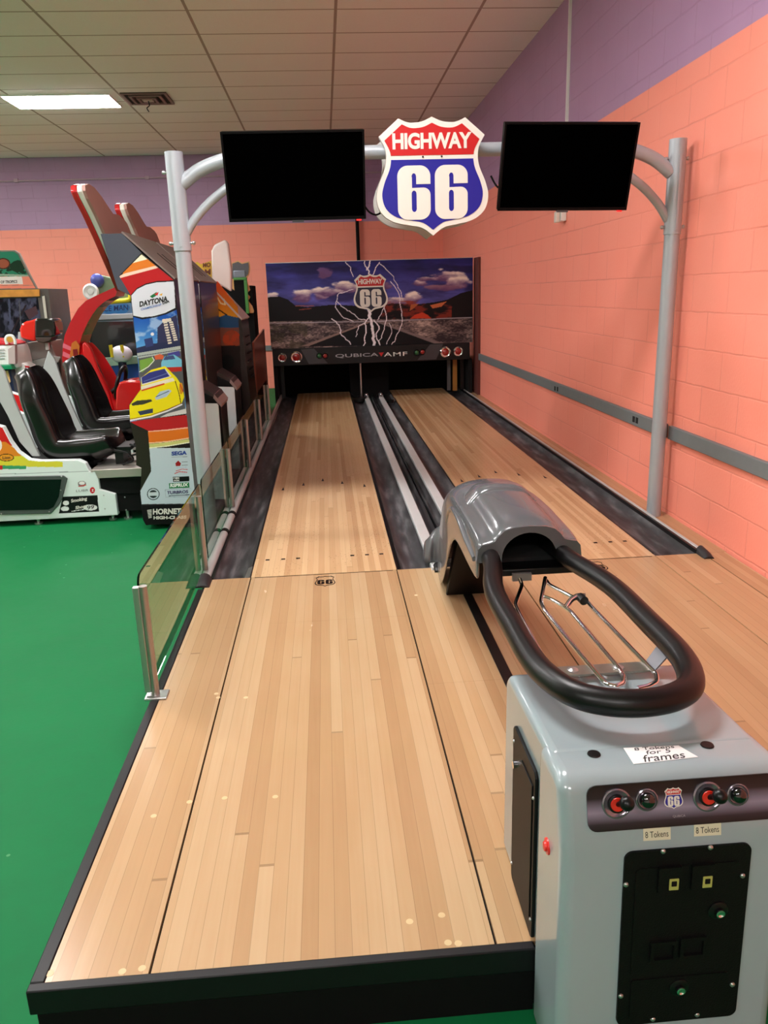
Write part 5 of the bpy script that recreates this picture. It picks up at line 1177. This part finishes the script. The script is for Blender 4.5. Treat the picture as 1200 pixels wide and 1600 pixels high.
# ice machine shooter at the back
YI = 10.4
t = thing('arcade_cabinet', 'blue and white water shooting machine with dark window and yellow trim', 'arcade game', (-2.6, YI + .4, 0))
MB().prism(at(YI, [(133, 490), (215, 488), (215, 700), (120, 700), (126, 560)]), (0, .8, 0)).build('cabinet_body', mat('ice_body_blue', (150, 172, 190), .3), t)
MB().prism(at(YI - .002, [(146, 503), (208, 502), (216, 556), (150, 560), (140, 530)]), (0, -.02, 0)).build('dark_window', mat('ice_window', (40, 42, 46), .1, coat=.6), t)
MB().prism(at(YI - .003, [(136, 492), (215, 489), (215, 497), (136, 501)]), (0, -.05, 0)).build('window_rail', mat('ice_rail', (198, 204, 212), .3), t, bevel=.01)
MB().prism(at(YI - .002, [(150, 480), (160, 474), (215, 473), (215, 490), (140, 491)]), (0, -.03, 0)).build('blue_header', mat('ice_header', (120, 160, 206), .4, noise=.3, nscale=10), t)
L_ = spline2d([(158, -480), (166, -476), (180, -477), (196, -475), (203, -480), (198, -488), (188, -491), (180, -489), (170, -491), (161, -487)], 4)
o = MB().prism(at(YI - .035, [(x, -y) for x, y in L_]), (0, -.006, 0)).build('name_plate', mat('ice_blue', (52, 132, 206), .4), t)
a = on('y', YI - .042, 160, 487); b = on('y', YI - .042, 200, 484.5); c = on('y', YI - .042, 160, 478.5); letter(MB(), 'ICE MAN', a, b - a, c - a, .002, bold=.01).build('lettering', mat('ice_navy', (20, 46, 110), .4), o)
MB().tube(at(YI - .03, [(172, 474), (176, 471), (200, 469), (204, 463), (204, 452)]), .03, 10, sm=3).build('yellow_trim', mat('bright_yellow', (232, 214, 40), .35), t, smooth=True)
MB().prism(at(YI, [(150, 440), (158, 430), (172, 433), (184, 450), (204, 462), (204, 474), (152, 474)]), (0, .1, 0)).build('topper', mat('topper_green_grey', (120, 140, 110), .5, noise=.4, nscale=8), t, bevel=.01)
a = on('y', YI - .05, 143, 456); MB().lathe(a, (0, -1, 0), [(0, .09), (.03, .10), (.05, .08), (.04, .04), (.05, .03), (.05, .001)], 24).build('white_ring', WHITE, t, smooth=True)
a = on('y', YI - .04, 152, 438); MB().sphere(a, .085, 18, (1, .5, 1)).build('blue_ball', mat('ball_violet', (74, 84, 160), .3), t, smooth=True)
MB().prism(at(YI - .08, [(150, 560), (216, 556), (218, 568), (152, 574)]), (0, .1, 0)).build('pale_green_ledge', mat('ledge_mint', (186, 214, 198), .4, noise=.2, nscale=14), t, bevel=.006)
MB().prism(at(YI - .05, [(150, 574), (216, 568), (218, 640), (152, 640)]), (0, .04, 0)).build('blue_front', mat('front_blue', (44, 84, 176), .35), t)
a = on('y', YI - .3, 190, 556); 
MB().sphere(a + Vector((0, 0, .02)), .145, 20, (.95, .6, .75)).build('white_gun_shell', mat('gun_white', (228, 220, 232), .3), t, smooth=True)
for x in (174.5, 192): a = on('y', YI - .36, x, 548); MB().cyl(a + Vector((0, 0, -.08)), a + Vector((-.008, 0, .07)), .022, 12).build('yellow_fin', MATS['bright_yellow'], t, smooth=True)
a = on('y', YI - .3, 191, 566); MB().cyl(a + Vector((0, 0, -.12)), a + Vector((0, 0, .06)), .05, 16).build('gun_neck', mat('ice_dark_navy', (16, 26, 50), .4), t, smooth=True)

# red hoop racing simulator
YH = 8.2
t = thing('racing_simulator', 'red racing simulator with curved red hoop, red bucket seat and steering wheel', 'arcade racing game', (-2.3, YH, 0))
RG = mat('hoop_red', (196, 24, 36), .2, coat=.4)
outer = [(186, 446), (170, 453), (150, 462), (134, 470), (122, 482), (110, 503), (101, 524), (98, 545), (97, 560), (100, 580), (106, 600)]
inner = [(180, 463), (165, 470), (153, 480), (144, 492), (136, 506), (128, 524), (122, 545), (121, 560), (124, 580), (130, 600)]
oo = at(YH, outer); ii = at(YH, inner)
mb = MB(); rings = []
for a, b in zip(oo, ii):
    a = Vector(a); b = Vector(b); rings.append([a, b, b + Vector((0, .35, 0)), a + Vector((0, .35, 0))])
mb.loft(rings, True, True).build('hoop', RG, t)
MB().prism(at(YH - .003, [(113, 536), (119, 532), (125, 540), (123, 570), (128, 592), (114, 580), (110, 556)]), (0, -.02, 0)).build('amber_lamp_strip', mat('amber_strip', (196, 110, 30), .4), t)
for k, (y0, y1) in enumerate(((546, 556), (564, 576))): MB().prism(at(YH - .024, [(114, y0), (121, y0 - 1), (122, y1), (115, y1)]), (0, -.006, 0)).build('dark_red_lens', mat('dark_red_lens', (130, 20, 24), .3), t)
for y0 in (540, 553): MB().prism(at(YH - .003, [(99, y0 - 4), (111, y0 + 2), (111, y0 + 8), (98, y0 + 3)]), (0, -.006, 0)).build('pink_stripe', mat('hoop_pink', (226, 110, 130), .3), t)
YSeat = YH + .2
pts = [(131, 536), (140, 556), (150, 580), (162, 606), (176, 632), (196, 650), (214, 648)]
bucket(t, [Vector((on('y', YSeat, x, y).x, YSeat, on('y', YSeat, x, y).z)) for x, y in pts], mat('seat_bright_red', (214, 22, 26), .25, coat=.3), half=.24, bol=.12)
MB().prism(at(YSeat - .26, [(128, 537), (133, 534), (142, 545), (153, 575), (170, 612), (178, 640), (176, 660), (150, 655), (140, 620), (131, 590)]), (0, .05, 0)).build('seat_side_shell', MATS['seat_bright_red'], t, bevel=.015, segs=3)
MB().prism(at(YSeat + .05, [(133, 545), (145, 550), (168, 600), (176, 628), (170, 630), (150, 590)]), (0, -.015, 0)).build('brown_backrest_pad', mat('pad_brown', (120, 40, 34), .45), t)
cw = on('y', YH + .05, 189, 598); R_ = []
for k in range(24):
    a = 2 * math.pi * k / 24; R_.append(cw + Vector((.05 * math.sin(a), .17 * math.cos(a), .16 * math.sin(a))))
MB().tube(R_, .02, 12, closed=True).cyl(cw, cw + Vector((-.13, -.04, -.12)), .02, 10).build('steering_wheel', BLACK, t, smooth=True)
MB().prism(at(YH - .15, [(181, 610), (186, 597), (205, 594), (222, 596), (222, 640), (206, 655), (180, 640)]), (0, .3, 0)).build('red_front_cowl', mat('cowl_red', (222, 36, 34), .2, coat=.4), t, bevel=.02, segs=3)
MB().box(-2.7, -1.8, YH, YH + .6, .003, .42).build('base', mat('sim_base_dark', (40, 36, 38), .5), t, bevel=.01)
bpy.context.view_layer.update()
